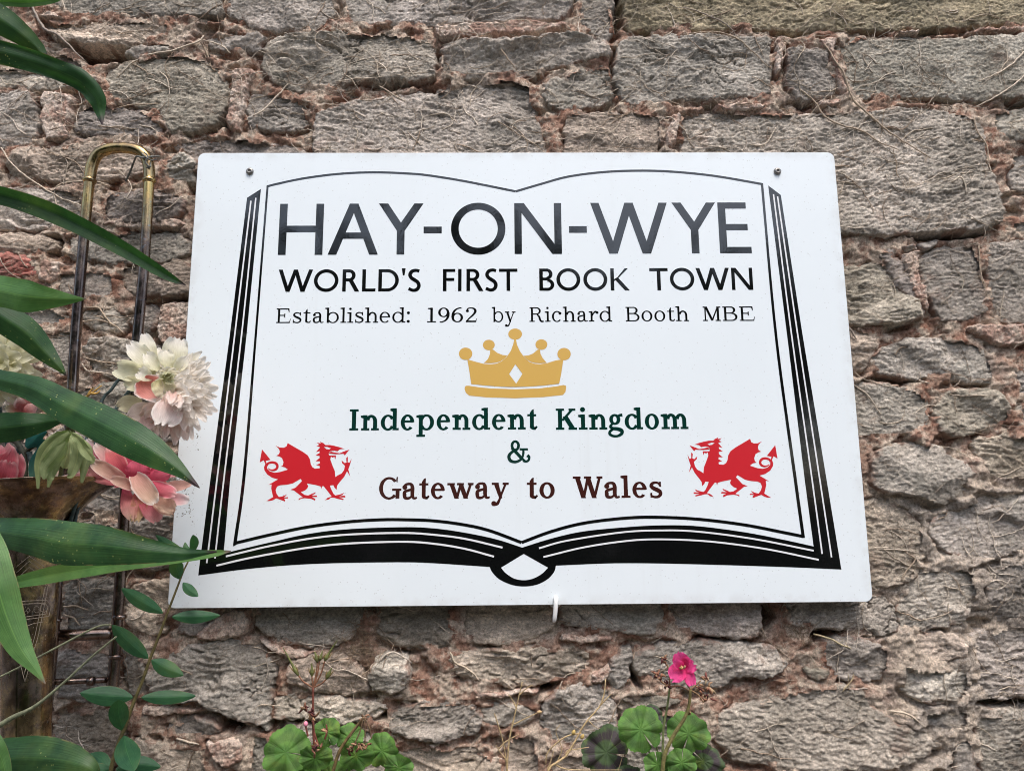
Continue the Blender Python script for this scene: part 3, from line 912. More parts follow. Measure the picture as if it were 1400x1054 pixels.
def make_stone(P, code, proud, step, seed, parent, name="stone"):
    rs = np.random.default_rng(seed)
    P = chaikin(P, 1, 0.16)
    grow = 0.0024 if code != 'p' else 0.0006
    m = 0.008
    x0 = math.floor((P[:, 0].min() - m) / step) * step
    x1 = P[:, 0].max() + m
    z0 = math.floor((P[:, 1].min() - m) / step) * step
    z1 = P[:, 1].max() + m
    xs = np.arange(x0, x1 + step, step)
    zs = np.arange(z0, z1 + step, step)
    X, Z = np.meshgrid(xs, zs)
    wx = 0.0042 * fbm(X * 42, Z * 42, 900 + seed, 4, 0.6)
    wz = 0.0034 * fbm(X * 42 + 9, Z * 42, 950 + seed, 4, 0.6)
    d = poly_sdf(X + wx, Z + wz, P) + grow
    size = min(x1 - x0, z1 - z0)
    er = min(0.011, size * 0.2)
    pale = code == 'p'
    if pale:
        H = 0.0015 * fbm(X * 60, Z * 60, seed, 4, 0.6) + 0.0016 * ridged(X * 90, Z * 90, seed + 3, 3) + 0.0012 * fbm(X * 260, Z * 260, seed + 5, 2)
        H += 0.0075 + proud * 0.0012
        edge = smooth(-0.004, 0.005, d)
        H = H * edge + (-0.022) * (1 - edge) + 0.0 * d
    else:
        cx, cz = P[:, 0].mean(), P[:, 1].mean()
        tx, tz = rs.uniform(-0.05, 0.05), rs.uniform(-0.10, 0.04)
        H = rock_height(X, Z, seed, 1.15 if size > 0.05 else 0.8, rs.uniform(-0.16, 0.16), rs.choice([0.25, 0.6, 1.0, 1.7]), rs.choice([0.1, 0.5, 1.0, 1.8]), rs.choice([0.1, 0.6, 1.3]))
        H += 0.0095 + proud * 0.00085 + tx * (X - cx) + tz * (Z - cz)
        # broken into a few flat facets
        fac = np.full(X.shape, 0.004)
        XX_, ZZ_ = X + wx * 1.5, Z + wz * 1.5
        for q in range(7):
            fx, fz = rs.uniform(P[:, 0].min(), P[:, 0].max()), rs.uniform(P[:, 1].min(), P[:, 1].max())
            sx_, sz_ = rs.normal() * 0.20, rs.normal() * 0.34
            fac = np.minimum(fac, rs.uniform(0.001, 0.006) + sx_ * (XX_ - fx) + sz_ * (ZZ_ - fz))
        H += np.maximum(fac, -0.010)
        dn = d + 0.0022 * ridged(X * 50, Z * 70, seed + 40, 3)
        merged = float(smooth(0.46, 0.54, cx) * smooth(-0.06, -0.14, cz))
        H -= (1 - 0.75 * merged) * (0.0030 + 0.0045 * smooth(-.4, .5, fbm(X * 18, Z * 18, seed + 44, 2))) * (1 - np.clip(dn / er, 0, 1)) ** 2.0                     # rounded towards the rim
        edge = smooth(-0.0035, 0.0028, d)
        H = H * edge + (-0.026) * (1 - edge)
    write_raster(x0, z0, H, d, step)
    keep = d > -0.0046
    # leave out what lies hidden well behind the sign
    hid = (np.abs(X) < 0.445) & (np.abs(Z) < 0.298)
    keep &= ~hid
    idx = -np.ones(X.shape, dtype=np.int64)
    idx[keep] = np.arange(keep.sum())
    c = keep[:-1, :-1] & keep[1:, :-1] & keep[:-1, 1:] & keep[1:, 1:]
    F = np.stack([idx[:-1, :-1][c], idx[:-1, 1:][c], idx[1:, 1:][c], idx[1:, :-1][c]], axis=1)
    if len(F) < 4:
        return None
    jx = step * 0.25 * pn(X * 330, Z * 330, 5)
    V = np.stack([(X + jx)[keep], -H[keep], Z[keep]], axis=1)
    dk = d[keep]
    smear = np.clip(1 - dk / 0.016, 0, 1) * 0.72 * smooth(-0.3, 0.3, fbm(V[:, 0] * 25, V[:, 2] * 25, seed + 77, 3)) if not pale else np.zeros(len(V))
    o = mesh_obj("mortar_patch" if pale else name, V, F, M['pale'] if pale else M['stone'], parent, attrs={"smear": smear})
    if not pale:
        t = np.array(TINTS[code]) * rs.uniform(0.80, 1.16) * (1 + rs.uniform(-0.018, 0.018, 3))
        o.color = (*t, 1)
    return o


sd_ = 100
for code, proud, P in STONES:
    sd_ += 1
    o = make_stone(px_poly(P), code, proud, 0.00145, sd_, wall)
    if o is not None and code == 'r':
        o['label'] = "dark red stone at the left edge"

# the wall goes on beyond the picture: coursed rubble of the same kind, coarser
FX0, FX1 = at(-48, 527, WALL_Y)[0], at(1448, 527, WALL_Y)[0]
FZ0, FZ1 = at(700, 1083, WALL_Y)[2], at(700, -43, WALL_Y)[2]
rr = random.Random(5)
z = -1.02
while z < 0.98:
    hgt = rr.uniform(0.055, 0.10)
    x = -1.27 + rr.uniform(0, 0.06)
    while x < 1.22:
        w = rr.uniform(0.08, 0.24)
        cx, cz = x + w / 2, z + hgt / 2
        # skip what the traced stones already fill (their band narrows towards the top of the picture)
        lx0 = at(-48, 527 - (cz + 0.2) * 1000, WALL_Y)[0]
        rx0 = at(1448, 527 - (cz + 0.2) * 1000, WALL_Y)[0]
        clash = (x + w > lx0 - 0.002 and x < rx0 + 0.002 and z + hgt > FZ0 - 0.002 and z < FZ1 + 0.002)
        if clash and x < lx0 - 0.03:
            w = lx0 - 0.004 - x
            clash = False
        elif clash and x + w > rx0 + 0.04 and x < rx0:
            w = x + w - rx0 - 0.004
            x = rx0 + 0.004
            clash = False
        if not clash and w > 0.025:
            g = 0.005
            P = []
            for (ax, az) in ((x + g, z + g), (x + w * .35, z + g), (x + w * .7, z + g), (x + w - g, z + g), (x + w - g, z + hgt * .5),
                             (x + w - g, z + hgt - g), (x + w * .6, z + hgt - g), (x + w * .3, z + hgt - g), (x + g, z + hgt - g), (x + g, z + hgt * .5)):
                P.append((ax + rr.uniform(-.005, .005), az + rr.uniform(-.006, .006)))
            sd_ += 1
            make_stone(np.array(P), rr.choice("ggggkkbbn"), rr.uniform(0, 6), 0.0042, sd_, wall)
        x += w
    z += hgt

# mortar bed: one crumbling sheet between and behind the stones
hole_polys = [px_poly(P) for P in HOLES]


def mortar_height(X, Z):
    lo = fbm(X * 7, Z * 9, 11, 3)
    H = 0.0030 - 0.0055 * smooth(0.0, 0.8, lo) + 0.0042 * fbm(X * 26, Z * 34, 12, 4, 0.6) + 0.0014 * ridged(X * 70, Z * 95, 13, 3) + 0.0018 * fbm(X * 170, Z * 190, 14, 2)
    gap = smooth(0.36, 0.60, fbm(X * 17, Z * 30, 15, 3))
    H += 0.0115 * smooth(0.47, 0.56, X) * smooth(-0.02, -0.14, Z) * smooth(-0.9, 0.3, fbm(X * 10, Z * 10, 18, 3))
    H -= 0.0105 * gap
    return H


def mortar_sheet(name, x0, x1, z0, z1, step, parent, cut_sign=True):
    xs = np.arange(x0, x1 + step, step)
    zs = np.arange(z0, z1 + step, step)
    X, Z = np.meshgrid(xs, zs)
    H = mortar_height(X, Z)
    for hp in hole_polys:
        b = (X > hp[:, 0].min() - .02) & (X < hp[:, 0].max() + .02) & (Z > hp[:, 1].min() - .02) & (Z < hp[:, 1].max() + .02)
        if b.any():
            d = poly_sdf(X[b] + 0.002 * pn(X[b] * 80, Z[b] * 80, 3), Z[b], hp)
            H[b] = H[b] - 0.055 * smooth(-0.004, 0.005, d)
    # crumbled back right beneath each stone, so the joints read as joints
    ii = np.clip(np.round((X - GX0) / GS).astype(int), 0, 1299)
    jj = np.clip(np.round((Z - GZ0) / GS).astype(int), 0, 1049)
    cov = COVER[jj, ii]
    cov_up = COVER[np.clip(jj + 3, 0, 1049), ii]
    H -= 0.012 * smooth(-0.006, 0.002, cov_up) * smooth(-0.1, 0.5, fbm(X * 12, Z * 12, 21, 3))
    keep = cov < 0.010
    if cut_sign:
        keep &= ~((np.abs(X) < 0.43) & (np.abs(Z) < 0.285))
    R0 = (X > GX0) & (X < GX0 + 1299 * GS)
    sel = keep & R0 & (cov < 0.0)
    GH[jj[sel], ii[sel]] = H[sel]
    idx = -np.ones(X.shape, dtype=np.int64)
    idx[keep] = np.arange(keep.sum())
    c = keep[:-1, :-1] & keep[1:, :-1] & keep[:-1, 1:] & keep[1:, 1:]
    F = np.stack([idx[:-1, :-1][c], idx[:-1, 1:][c], idx[1:, 1:][c], idx[1:, :-1][c]], axis=1)
    V = np.stack([X[keep], -H[keep], Z[keep]], axis=1)
    return mesh_obj(name, V, F, M['red'], parent)


mortar_sheet("mortar", -1.27, 1.23, -1.03, 0.97, 0.0022, wall)
core = Bag()
cx0, cx1, cz0, cz1, y0, y1 = -1.275, 1.235, -1.60, 1.05, 0.062, 0.40
core.add([(cx0, y0, cz0), (cx1, y0, cz0), (cx1, y1, cz0), (cx0, y1, cz0), (cx0, y0, cz1), (cx1, y0, cz1), (cx1, y1, cz1), (cx0, y1, cz1)],
         [(0, 1, 5, 4), (1, 2, 6, 5), (2, 3, 7, 6), (3, 0, 4, 7), (4, 5, 6, 7), (0, 3, 2, 1)])
core.build("wall_core", M['red'], wall, smooth=False)


def surf(x, z):
    """Height of the wall surface (m, towards the viewer) at x, z."""
    i = np.clip(np.round((np.asarray(x) - GX0) / GS).astype(int), 0, 1299)
    j = np.clip(np.round((np.asarray(z) - GZ0) / GS).astype(int), 0, 1049)
    return GH[j, i]

# ================================================================== THE SIGN
SW, SH, ST = 0.95, 0.6532, 0.004
sign = thing("town_sign", "large white panel printed with an open book, town name, gold crown and red dragons", "sign", (0, SIGN_Y + ST / 2, -SH / 2))


def rounded_rect(hw, hh, r, k=7):
    P = []
    for cx, cz, a0 in ((hw - r, hh - r, 0), (-hw + r, hh - r, 90), (-hw + r, -hh + r, 180), (hw - r, -hh + r, 270)):
        for i in range(k + 1):
            a = math.radians(a0 + 90 * i / k)
            P.append((cx + r * math.cos(a), cz + r * math.sin(a)))
    return P


def board():
    b = 0.0005
    front = rounded_rect(SW / 2 - b, SH / 2 - b, 0.0095)
    mid = rounded_rect(SW / 2, SH / 2, 0.010)
    n = len(mid)
    V = [(x, SIGN_Y, z) for x, z in front] + [(x, SIGN_Y + b, z) for x, z in mid] + [(x, SIGN_Y + ST, z) for x, z in mid]
    F = [tuple(range(n))[::-1]]
    for i in range(n):
        j = (i + 1) % n
        F += [(i, j, j + n, i + n), (i + n, j + n, j + 2 * n, i + 2 * n)]
    F.append(tuple(range(2 * n, 3 * n)))
    return mesh_obj("panel", V, F, M['sign'], sign, smooth=False)


board()


class Ink:
    """Flat lettering and shapes on the panel, cut vinyl 0.1 mm proud."""
    def __init__(self, base=0.00012):
        self.bag = Bag()
        self.k = 0
        self.base = base

    def lay(self):
        self.k = (self.k + 1) % 9
        return SIGN_Y - self.base - 0.000022 * self.k

    def poly(self, pts, holes=()):
        """pts in panel coordinates (x, z)."""
        y = self.lay()
        loops = [[Vector((x, z, 0)) for x, z in pts]] + [[Vector((x, z, 0)) for x, z in h] for h in holes]
        tris = tessellate_polygon(loops)
        V = [(x, y, z) for x, z in pts]
        for h in holes:
            V += [(x, y, z) for x, z in h]
        self.bag.add(V, [t for t in tris])

    def strip(self, A, B):
        y = self.lay()
        n = len(A)
        V = [(x, y, z) for x, z in A] + [(x, y, z) for x, z in B]
        self.bag.add(V, [(i, i + 1, n + i + 1, n + i) for i in range(n - 1)])

    def build(self, name, mat, parent=None):
        o = self.bag.build(name, mat, parent or sign, smooth=False)
        me = o.data
        # every face looks at the viewer
        nrm = np.empty(len(me.polygons) * 3, dtype=np.float32)
        me.polygons.foreach_get("normal", nrm)
        ny = nrm.reshape(-1, 3)[:, 1]
        import bmesh
        bm = bmesh.new()
        bm.from_mesh(me)
        bm.faces.ensure_lookup_table()
        for f, v in zip(bm.faces, ny):
            if v > 0:
                f.normal_flip()
        bm.to_mesh(me)
        bm.free()
        return o


def spx(P):
    """photograph pixels -> panel coordinates"""
    return [tuple(at(x, y, SIGN_Y)[[0, 2]]) for x, y in P]


def ribbon(P, w, n=None, smooth_=True, caps=True):
    """two borders of a constant- or varying-width line through P (panel coordinates)."""
    P = np.asarray(P, float)
    if smooth_:
        P = catmull(P, n or max(12, len(P) * 8))
    T = np.gradient(P, axis=0)
    T /= np.linalg.norm(T, axis=1)[:, None] + 1e-12
    N = np.stack([-T[:, 1], T[:, 0]], 1)
    W = np.interp(np.linspace(0, 1, len(P)), np.linspace(0, 1, len(np.atleast_1d(w))), np.atleast_1d(w))[:, None] if np.ndim(w) else w
    return P + N * W / 2, P - N * W / 2


def pline(ink, P, wpx, smooth_=True, n=None):
    A, B = ribbon(spx(P), np.asarray(wpx, float) * mpp(SIGN_Y) if np.ndim(wpx) else wpx * mpp(SIGN_Y), n, smooth_)
    ink.strip(A, B)


# ---- the book
def curve_px(P, n=60):
    return [tuple(p) for p in catmull(P, n)]


TOPL = [(366, 255), (378.6, 251.8), (414, 244.4), (461.6, 238.2), (511, 235.9), (560, 237.7), (587, 240.3), (634.9, 248), (705, 262)]
TOPR = [(705, 262), (741.6, 251.3), (777, 241.8), (823.7, 235.7), (871, 233.7), (918.6, 235), (977.9, 241), (1042, 252)]
BOTL = [(320.5, 742.5), (370, 730.7), (421.4, 720.1), (475, 713.2), (517.9, 710.4), (550, 710.2), (592.9, 711.8), (635.7, 717.4), (670, 725.4), (713, 741.4)]
BOTR = [(713, 741.4), (753.6, 726.4), (796.4, 715.3), (850, 708.5), (893.7, 706.8), (952.9, 709.4), (1017, 717.2), (1068.6, 727.2), (1097.5, 733)]
ink = Ink()
pline(ink, TOPL, 3.4, n=50)
pline(ink, TOPR, 3.4, n=50)
pline(ink, BOTL, 4.2, n=50)
pline(ink, BOTR, 4.2, n=50)
pline(ink, [(366, 253.6), (349.6, 460), (334, 648), (321, 744.4)], [3.0, 3.2, 4.2, 4.6], n=30)
pline(ink, [(1041.6, 250.6), (1061, 460), (1087.9, 660), (1098.3, 735)], [3.4, 3.8, 4.4, 4.4], n=30)
ink.poly(spx([(318.4, 746.8), (320, 741), (326, 741.5), (322, 745)]))
ink.build("page_outline", M['black'])

EDGEL = curve_px([(305.8, 757), (314.3, 754.3), (340, 748), (370, 741), (421.4, 729.6), (475, 723.2), (550, 720.4), (592.9, 722), (635.7, 728), (678.6, 737), (713.9, 748.3)])
EDGER = curve_px([(713.9, 748.3), (753.6, 736), (796.4, 726.4), (850, 720.9), (901.4, 717.9), (952.9, 719), (1017, 727.2), (1068.6, 737), (1112.3, 746.7)])
LOWR = curve_px([(760, 773), (817.9, 770.4), (850, 769.7), (900, 770), (978.6, 771.9), (1081.4, 775.2), (1150.3, 778.3)], 30)[::-1]
LOOP = curve_px([(669.5, 774.8), (673, 782), (682.9, 791.8), (700, 799.3), (717, 801.4), (734.3, 798.9), (749.3, 791), (757.9, 781), (760, 773)], 30)[::-1]
LOWL = curve_px([(271, 786.4), (335.7, 777.9), (400, 772.2), (464, 769.5), (550, 768.4), (592.9, 769.7), (635.7, 772.5), (669.5, 774.8)], 30)[::-1]
outline = ([(356.8, 258.6), (337, 460), (314.3, 660)] + EDGEL + EDGER[1:] +
           [(1100.7, 660), (1076.3, 460), (1050.2, 253.9), (1067.5, 266.9), (1097.6, 460), (1130.8, 660)] + LOWR + LOOP[1:] + LOWL[1:] +
           [(287, 660), (314, 460), (337.8, 270.7)])
spine = curve_px([(749.3, 775.7), (740.7, 784.3), (727.9, 791), (716, 792.9), (703.2, 790.7), (691.4, 783.2), (685, 775.7)], 16)
ink = Ink()
ink.poly(spx(outline), [spx([(716, 756.9)] + spine)])
ink.build("page_edges", M['black'])
for P, w in [([(343.2, 275), (320.8, 460), (297.5, 650), (282.8, 769.5)], 2.1), ([(349.9, 271), (330.2, 460), (306.8, 650), (294, 763.3)], 2.1),
             ([(1057.3, 266), (1082.4, 460), (1109.3, 650), (1123.9, 757)], 2.1), ([(1062.9, 269), (1090.8, 460), (1119.8, 650), (1136.7, 761.5)], 2.1),
             ([(309, 760.3), (340, 752.8), (370, 746), (421.4, 736.4), (475, 730.6), (550, 728.3), (592.9, 730.8), (635.7, 736.3), (687, 748.3)], 2.5),
             ([(296, 773), (332, 764.5), (370, 757), (421.4, 748.4), (475, 742.8), (550, 740.3), (592.9, 743), (635.7, 750), (675.4, 760.7)], 2.5),
             ([(736.9, 749.2), (775, 738.9), (850, 727.5), (901.4, 724.9), (952.9, 726.4), (1030, 736.4), (1112.3, 752.6)], 2.3),
             ([(742.9, 761.2), (796.4, 748.3), (850, 740), (896.3, 737), (965.7, 739.6), (1042.9, 749.5), (1119.2, 765)], 2.3)]:
    ink = Ink(0.00045)
    pline(ink, P, w, n=40)
    ink.build("page_line", M['white'])


# ---- crown
def crop(P, ox, oy, s):
    return [(ox + x / s, oy + y / s) for x, y in P]


def ell(cx, cy, rx, ry, n=28):
    return [(cx + rx * math.cos(2 * math.pi * i / n), cy + ry * math.sin(2 * math.pi * i / n)) for i in range(n)]


C7 = lambda P: spx(crop(P, 600, 430, 7.0))
ink = Ink()
for e in (ell(730, 188, 66, 53), ell(478, 292, 57, 50), ell(981, 288, 57, 50), ell(256, 376, 64, 59), ell(1198, 379, 64, 59)):
    ink.poly(C7(e))
ink.poly(C7([(272, 428), (290, 434), (360, 455), (430, 472), (500, 476), (550, 470), (600, 449), (650, 406), (690, 345), (712, 285), (722, 236), (738, 236),
             (748, 290), (775, 350), (818, 412), (870, 456), (920, 472), (970, 475), (1040, 464), (1120, 439), (1192, 428), (1172, 560), (1152, 662), (1000, 680), (850, 690),
             (730, 694), (600, 691), (450, 680), (310, 665), (295, 560)]), [C7([(732, 476), (800, 568), (740, 662), (672, 570)])])
ink.build("crown_emblem", M['crown'])
ink = Ink()
ink.poly(C7([(492, 335), (520, 337), (560, 368), (610, 388), (658, 391), (622, 428), (590, 449), (548, 462), (500, 466), (432, 465), (470, 425), (488, 380)]))
ink.build("crown_point", M['crown'])
ink = Ink()
ink.poly(C7([(968, 335), (945, 337), (900, 375), (855, 392), (808, 396), (842, 430), (880, 454), (920, 464), (965, 467), (1032, 462), (992, 415), (972, 375)]))
ink.build("crown_point", M['crown'])
ink = Ink()
ink.poly(C7([(262, 682), (290, 682), (400, 698), (500, 707), (730, 715), (950, 708), (1120, 688), (1195, 674), (1216, 682), (1218, 700), (1212, 740), (1188, 770), (1000, 790), (730, 801),
             (450, 792), (290, 776), (258, 748), (246, 712), (250, 690)]))
ink.build("crown_band", M['crown'])

# ---- dragons
DR = [(435, 582), (400, 556), (358, 548), (378, 535), (386, 500), (370, 455), (338, 436), (305, 430), (335, 412), (345, 385), (335, 352), (297, 316), (345, 338), (390, 340), (420, 325),
      (432, 288), (500, 328), (600, 385), (655, 425), (680, 470), (688, 520), (705, 555), (735, 572), (785, 568), (790, 545), (750, 532), (790, 512), (788, 490), (742, 490), (785, 455),
      (786, 432), (742, 425), (786, 397), (786, 378), (745, 388), (778, 352), (795, 335), (752, 320), (785, 308), (752, 282), (800, 292), (790, 273), (830, 290), (850, 310), (900, 310),
      (945, 318), (1000, 332), (1062, 352), (1010, 358), (985, 380), (940, 372), (905, 380), (885, 400), (960, 412), (1050, 408), (1065, 425), (1118, 360), (1050, 384), (1010, 400), (960, 394),
      (915, 384), (905, 386), (886, 405), (893, 425), (968, 425), (962, 468), (948, 440), (930, 450), (912, 436), (905, 470), (930, 540), (955, 600), (960, 665), (990, 645), (1030, 625), (1055, 590), (1068, 540), (1035, 510), (1030, 480), (1065, 512),
      (1085, 500), (1080, 455), (1100, 438), (1098, 500), (1115, 508), (1142, 460), (1122, 530), (1105, 580), (1126, 660), (1090, 600), (1060, 660), (1010, 720), (980, 760), (975, 805),
      (950, 780), (940, 755), (900, 758), (915, 800), (940, 850), (960, 868), (1010, 858), (1060, 838), (1040, 862), (1000, 875), (1070, 870), (1072, 890), (1000, 888), (1052, 905),
      (1050, 918), (985, 905), (950, 895), (910, 892), (890, 912), (845, 922), (875, 895), (920, 880), (890, 840), (850, 790), (830, 765), (815, 765), (806, 798), (798, 768), (740, 752),
      (645, 735), (660, 765), (650, 790), (620, 815), (578, 832), (620, 862), (660, 868), (700, 850), (745, 832), (735, 850), (695, 870), (755, 868), (760, 885), (700, 886), (740, 905),
      (735, 925), (690, 905), (620, 898), (580, 905), (553, 920), (555, 902), (600, 888), (560, 858), (500, 812), (460, 805), (520, 782), (560, 740), (592, 708), (575, 685), (540, 705),
      (490, 735), (420, 750), (350, 755), (315, 770), (298, 810), (310, 850), (335, 885), (375, 878), (425, 856), (405, 878), (390, 890), (435, 886), (436, 900), (390, 902), (405, 920),
      (403, 935), (350, 915), (305, 900), (270, 920), (235, 930), (195, 930), (235, 908), (272, 885), (262, 850), (250, 790), (255, 745), (218, 752), (270, 722), (325, 690),
      (260, 672), (205, 635), (175, 590), (170, 555), (185, 520), (166, 478), (122, 505), (148, 358), (243, 475), (190, 484), (203, 530), (205, 572), (235, 602), (290, 617), (350, 608)]
EYE = [(832, 332), (870, 330), (914, 346), (895, 358), (862, 355)]
COIL = [(200, 540), (215, 514), (262, 502), (304, 515), (319, 547), (304, 577), (272, 589), (238, 584), (214, 566)]
COILW = [24, 24, 26, 28, 28, 26, 22, 14, 6]


def dragon(name, tr):
    ink = Ink()
    ink.poly(tr(DR), [tr(EYE)])
    c = np.array(tr([tuple(p) for p in catmull(COIL, 40)]))
    A, B = ribbon(c, np.array(COILW) * mpp(SIGN_Y) / 8.106, smooth_=False)
    ink.strip(A, B)
    return ink.build(name, M['dragon'])


dragon("dragon_emblem", lambda P: spx(crop(P, 340, 570, 8.106)))
dragon("dragon_emblem", lambda P: spx([(920 + (1157 - (x - 124) * (1157 - 158) / (1142 - 122)) / 8.106, 570 + (225 + (y - 273) * (897 - 225) / (935 - 273)) / 8.106) for x, y in P]))


# ---- lettering: outlines are built stroke by stroke in units of cap height = 100
class G:
    def __init__(self):
        self.items = []

    def R(self, x0, y0, x1, y1):
        self.items.append(('p', [(x0, y0), (x1, y0), (x1, y1), (x0, y1)]))

    def P(self, *p):
        self.items.append(('p', list(p)))

    def dot(self, x, y, r):
        self.items.append(('p', ell(x, y, r, r, 18)))

    def ring(self, cx, cy, rx, ry, wx, wy, a0=0, a1=360):
        n = max(10, int(abs(a1 - a0) / 7))
        A, B = [], []
        for i in range(n + 1):
            a = math.radians(a0 + (a1 - a0) * i / n)
            A.append((cx + rx * math.cos(a), cy + ry * math.sin(a)))
            B.append((cx + (rx - wx) * math.cos(a), cy + (ry - wy) * math.sin(a)))
        self.items.append(('s', A, B))

    def st(self, pts, ws, n=26):
        A, B = ribbon(pts, np.asarray(ws, float) if np.ndim(ws) else ws, n)
        self.items.append(('s', [tuple(a) for a in A], [tuple(b) for b in B]))

    def ln(self, x0, y0, x1, y1, w):
        """straight diagonal stroke with horizontal ends, horizontal width w"""
        self.P((x0 - w / 2, y0), (x0 + w / 2, y0), (x1 + w / 2, y1), (x1 - w / 2, y1))


def sans(ch, w, s):
    g = G()
    if ch == 'H':
        g.R(0, 0, s, 100); g.R(w - s, 0, w, 100); g.R(s, 44, w - s, 44 + s * .9)
    elif ch == 'A':
        a = s * 1.12
        g.P((0, 0), (a, 0), (w / 2 + a * .12, 96 - a * .6), (w / 2 + a * .5, 100), (w / 2 - a * .5, 100))
        g.P((w, 0), (w - a, 0), (w / 2 - a * .12, 96 - a * .6), (w / 2 - a * .5, 100), (w / 2 + a * .5, 100))
        g.R(w * .215, 31, w * .785, 31 + s * .86)
    elif ch == 'Y':
        a = s * 1.2
        g.P((0, 100), (a, 100), (w / 2 + s * .1, 60), (w / 2 + s / 2, 52), (w / 2 - s / 2, 46))
        g.P((w, 100), (w - a, 100), (w / 2 - s * .1, 60), (w / 2 - s / 2, 52), (w / 2 + s / 2, 46))
        g.R(w / 2 - s / 2, 0, w / 2 + s / 2, 53)
    elif ch == '-':
        g.R(0, 41, w, 41 + s * .92)
    elif ch == 'O':
        g.ring(w / 2, 50, w / 2, 51, s, s * .95)
    elif ch == 'N':
        a = s * 1.25
        g.R(0, 0, s * .95, 100); g.R(w - s * .95, 0, w, 100); g.P((0, 100), (a, 100), (w, 0), (w - a, 0))
    elif ch == 'W':
        a = s * 1.1
        x = [a / 2, w * .285, w / 2, w * .715, w - a / 2]
        g.ln(x[0], 100, x[1], 0, a); g.ln(x[1], 0, x[2], 100, a); g.ln(x[2], 100, x[3], 0, a); g.ln(x[3], 0, x[4], 100, a)
    elif ch == 'E':
        g.R(0, 0, s, 100); g.R(s, 100 - s * .86, w * .9, 100); g.R(s, 45, w * .92, 45 + s * .86); g.R(s, 0, w, s * .86)
    elif ch == 'F':
        g.R(0, 0, s, 100); g.R(s, 100 - s * .86, w, 100); g.R(s, 46, w * .92, 46 + s * .86)
    elif ch == 'R':
        g.R(0, 0, s, 100); bw = w * .76
        g.R(s, 100 - s * .86, bw - 26, 100); g.R(s, 46, bw - 24, 46 + s * .86)
        g.ring(bw - 28, 73, 28, 27, s, s * .86, -90, 90)
        g.P((bw * .5, 47), (bw * .5 + s * 1.15, 50), (w, 0), (w - s * 1.25, 0))
    elif ch == 'L':
        g.R(0, 0, s, 100); g.R(s, 0, w, s * .86)
    elif ch == 'D':
        g.R(0, 0, s, 100); g.R(s, 100 - s * .86, w - 49, 100); g.R(s, 0, w - 49, s * .86); g.ring(w - 50, 50, 50, 50, s, s * .86, -90, 90)
    elif ch == "'":
        g.P((0, 104), (w, 104), (w * .72, 72), (w * .28, 72))
    elif ch == 'S':
        g.st([(w * .88, 91), (w * .62, 94.5), (w * .32, 90), (w * .17, 75), (w * .28, 61), (w * .52, 51), (w * .76, 41), (w * .86, 25), (w * .72, 9), (w * .42, 4.5), (w * .08, 12)],
             [s * .9, s * .9, s, s, s, s * 1.05, s, s, s, s * .9, s * .9], 44)
    elif ch == 'I':
        g.R(0, 0, w, 100)
    elif ch == 'T':
        g.R(0, 100 - s * .9, w, 100); g.R(w / 2 - s / 2, 0, w / 2 + s / 2, 100 - s * .9)
    elif ch == 'B':
        g.R(0, 0, s, 100); g.R(s, 100 - s * .86, w - 32, 100); g.R(s, 50 - s * .2, w - 30, 50 + s * .6); g.R(s, 0, w - 29, s * .86)
        g.ring(w - 33, 75, 26, 25, s, s * .8, -90, 90); g.ring(w - 30, 27, 30, 27, s, s * .82, -90, 90)
    elif ch == 'K':
        g.R(0, 0, s, 100); g.P((s, 50), (s, 42), (w * .80 - s * .2, 100), (w * .98 - s * .2, 100), (s * 1.9, 51)); g.P((s * 1.1, 52), (s * 2.0, 60), (w, 0), (w - s * 1.35, 0))
    return g


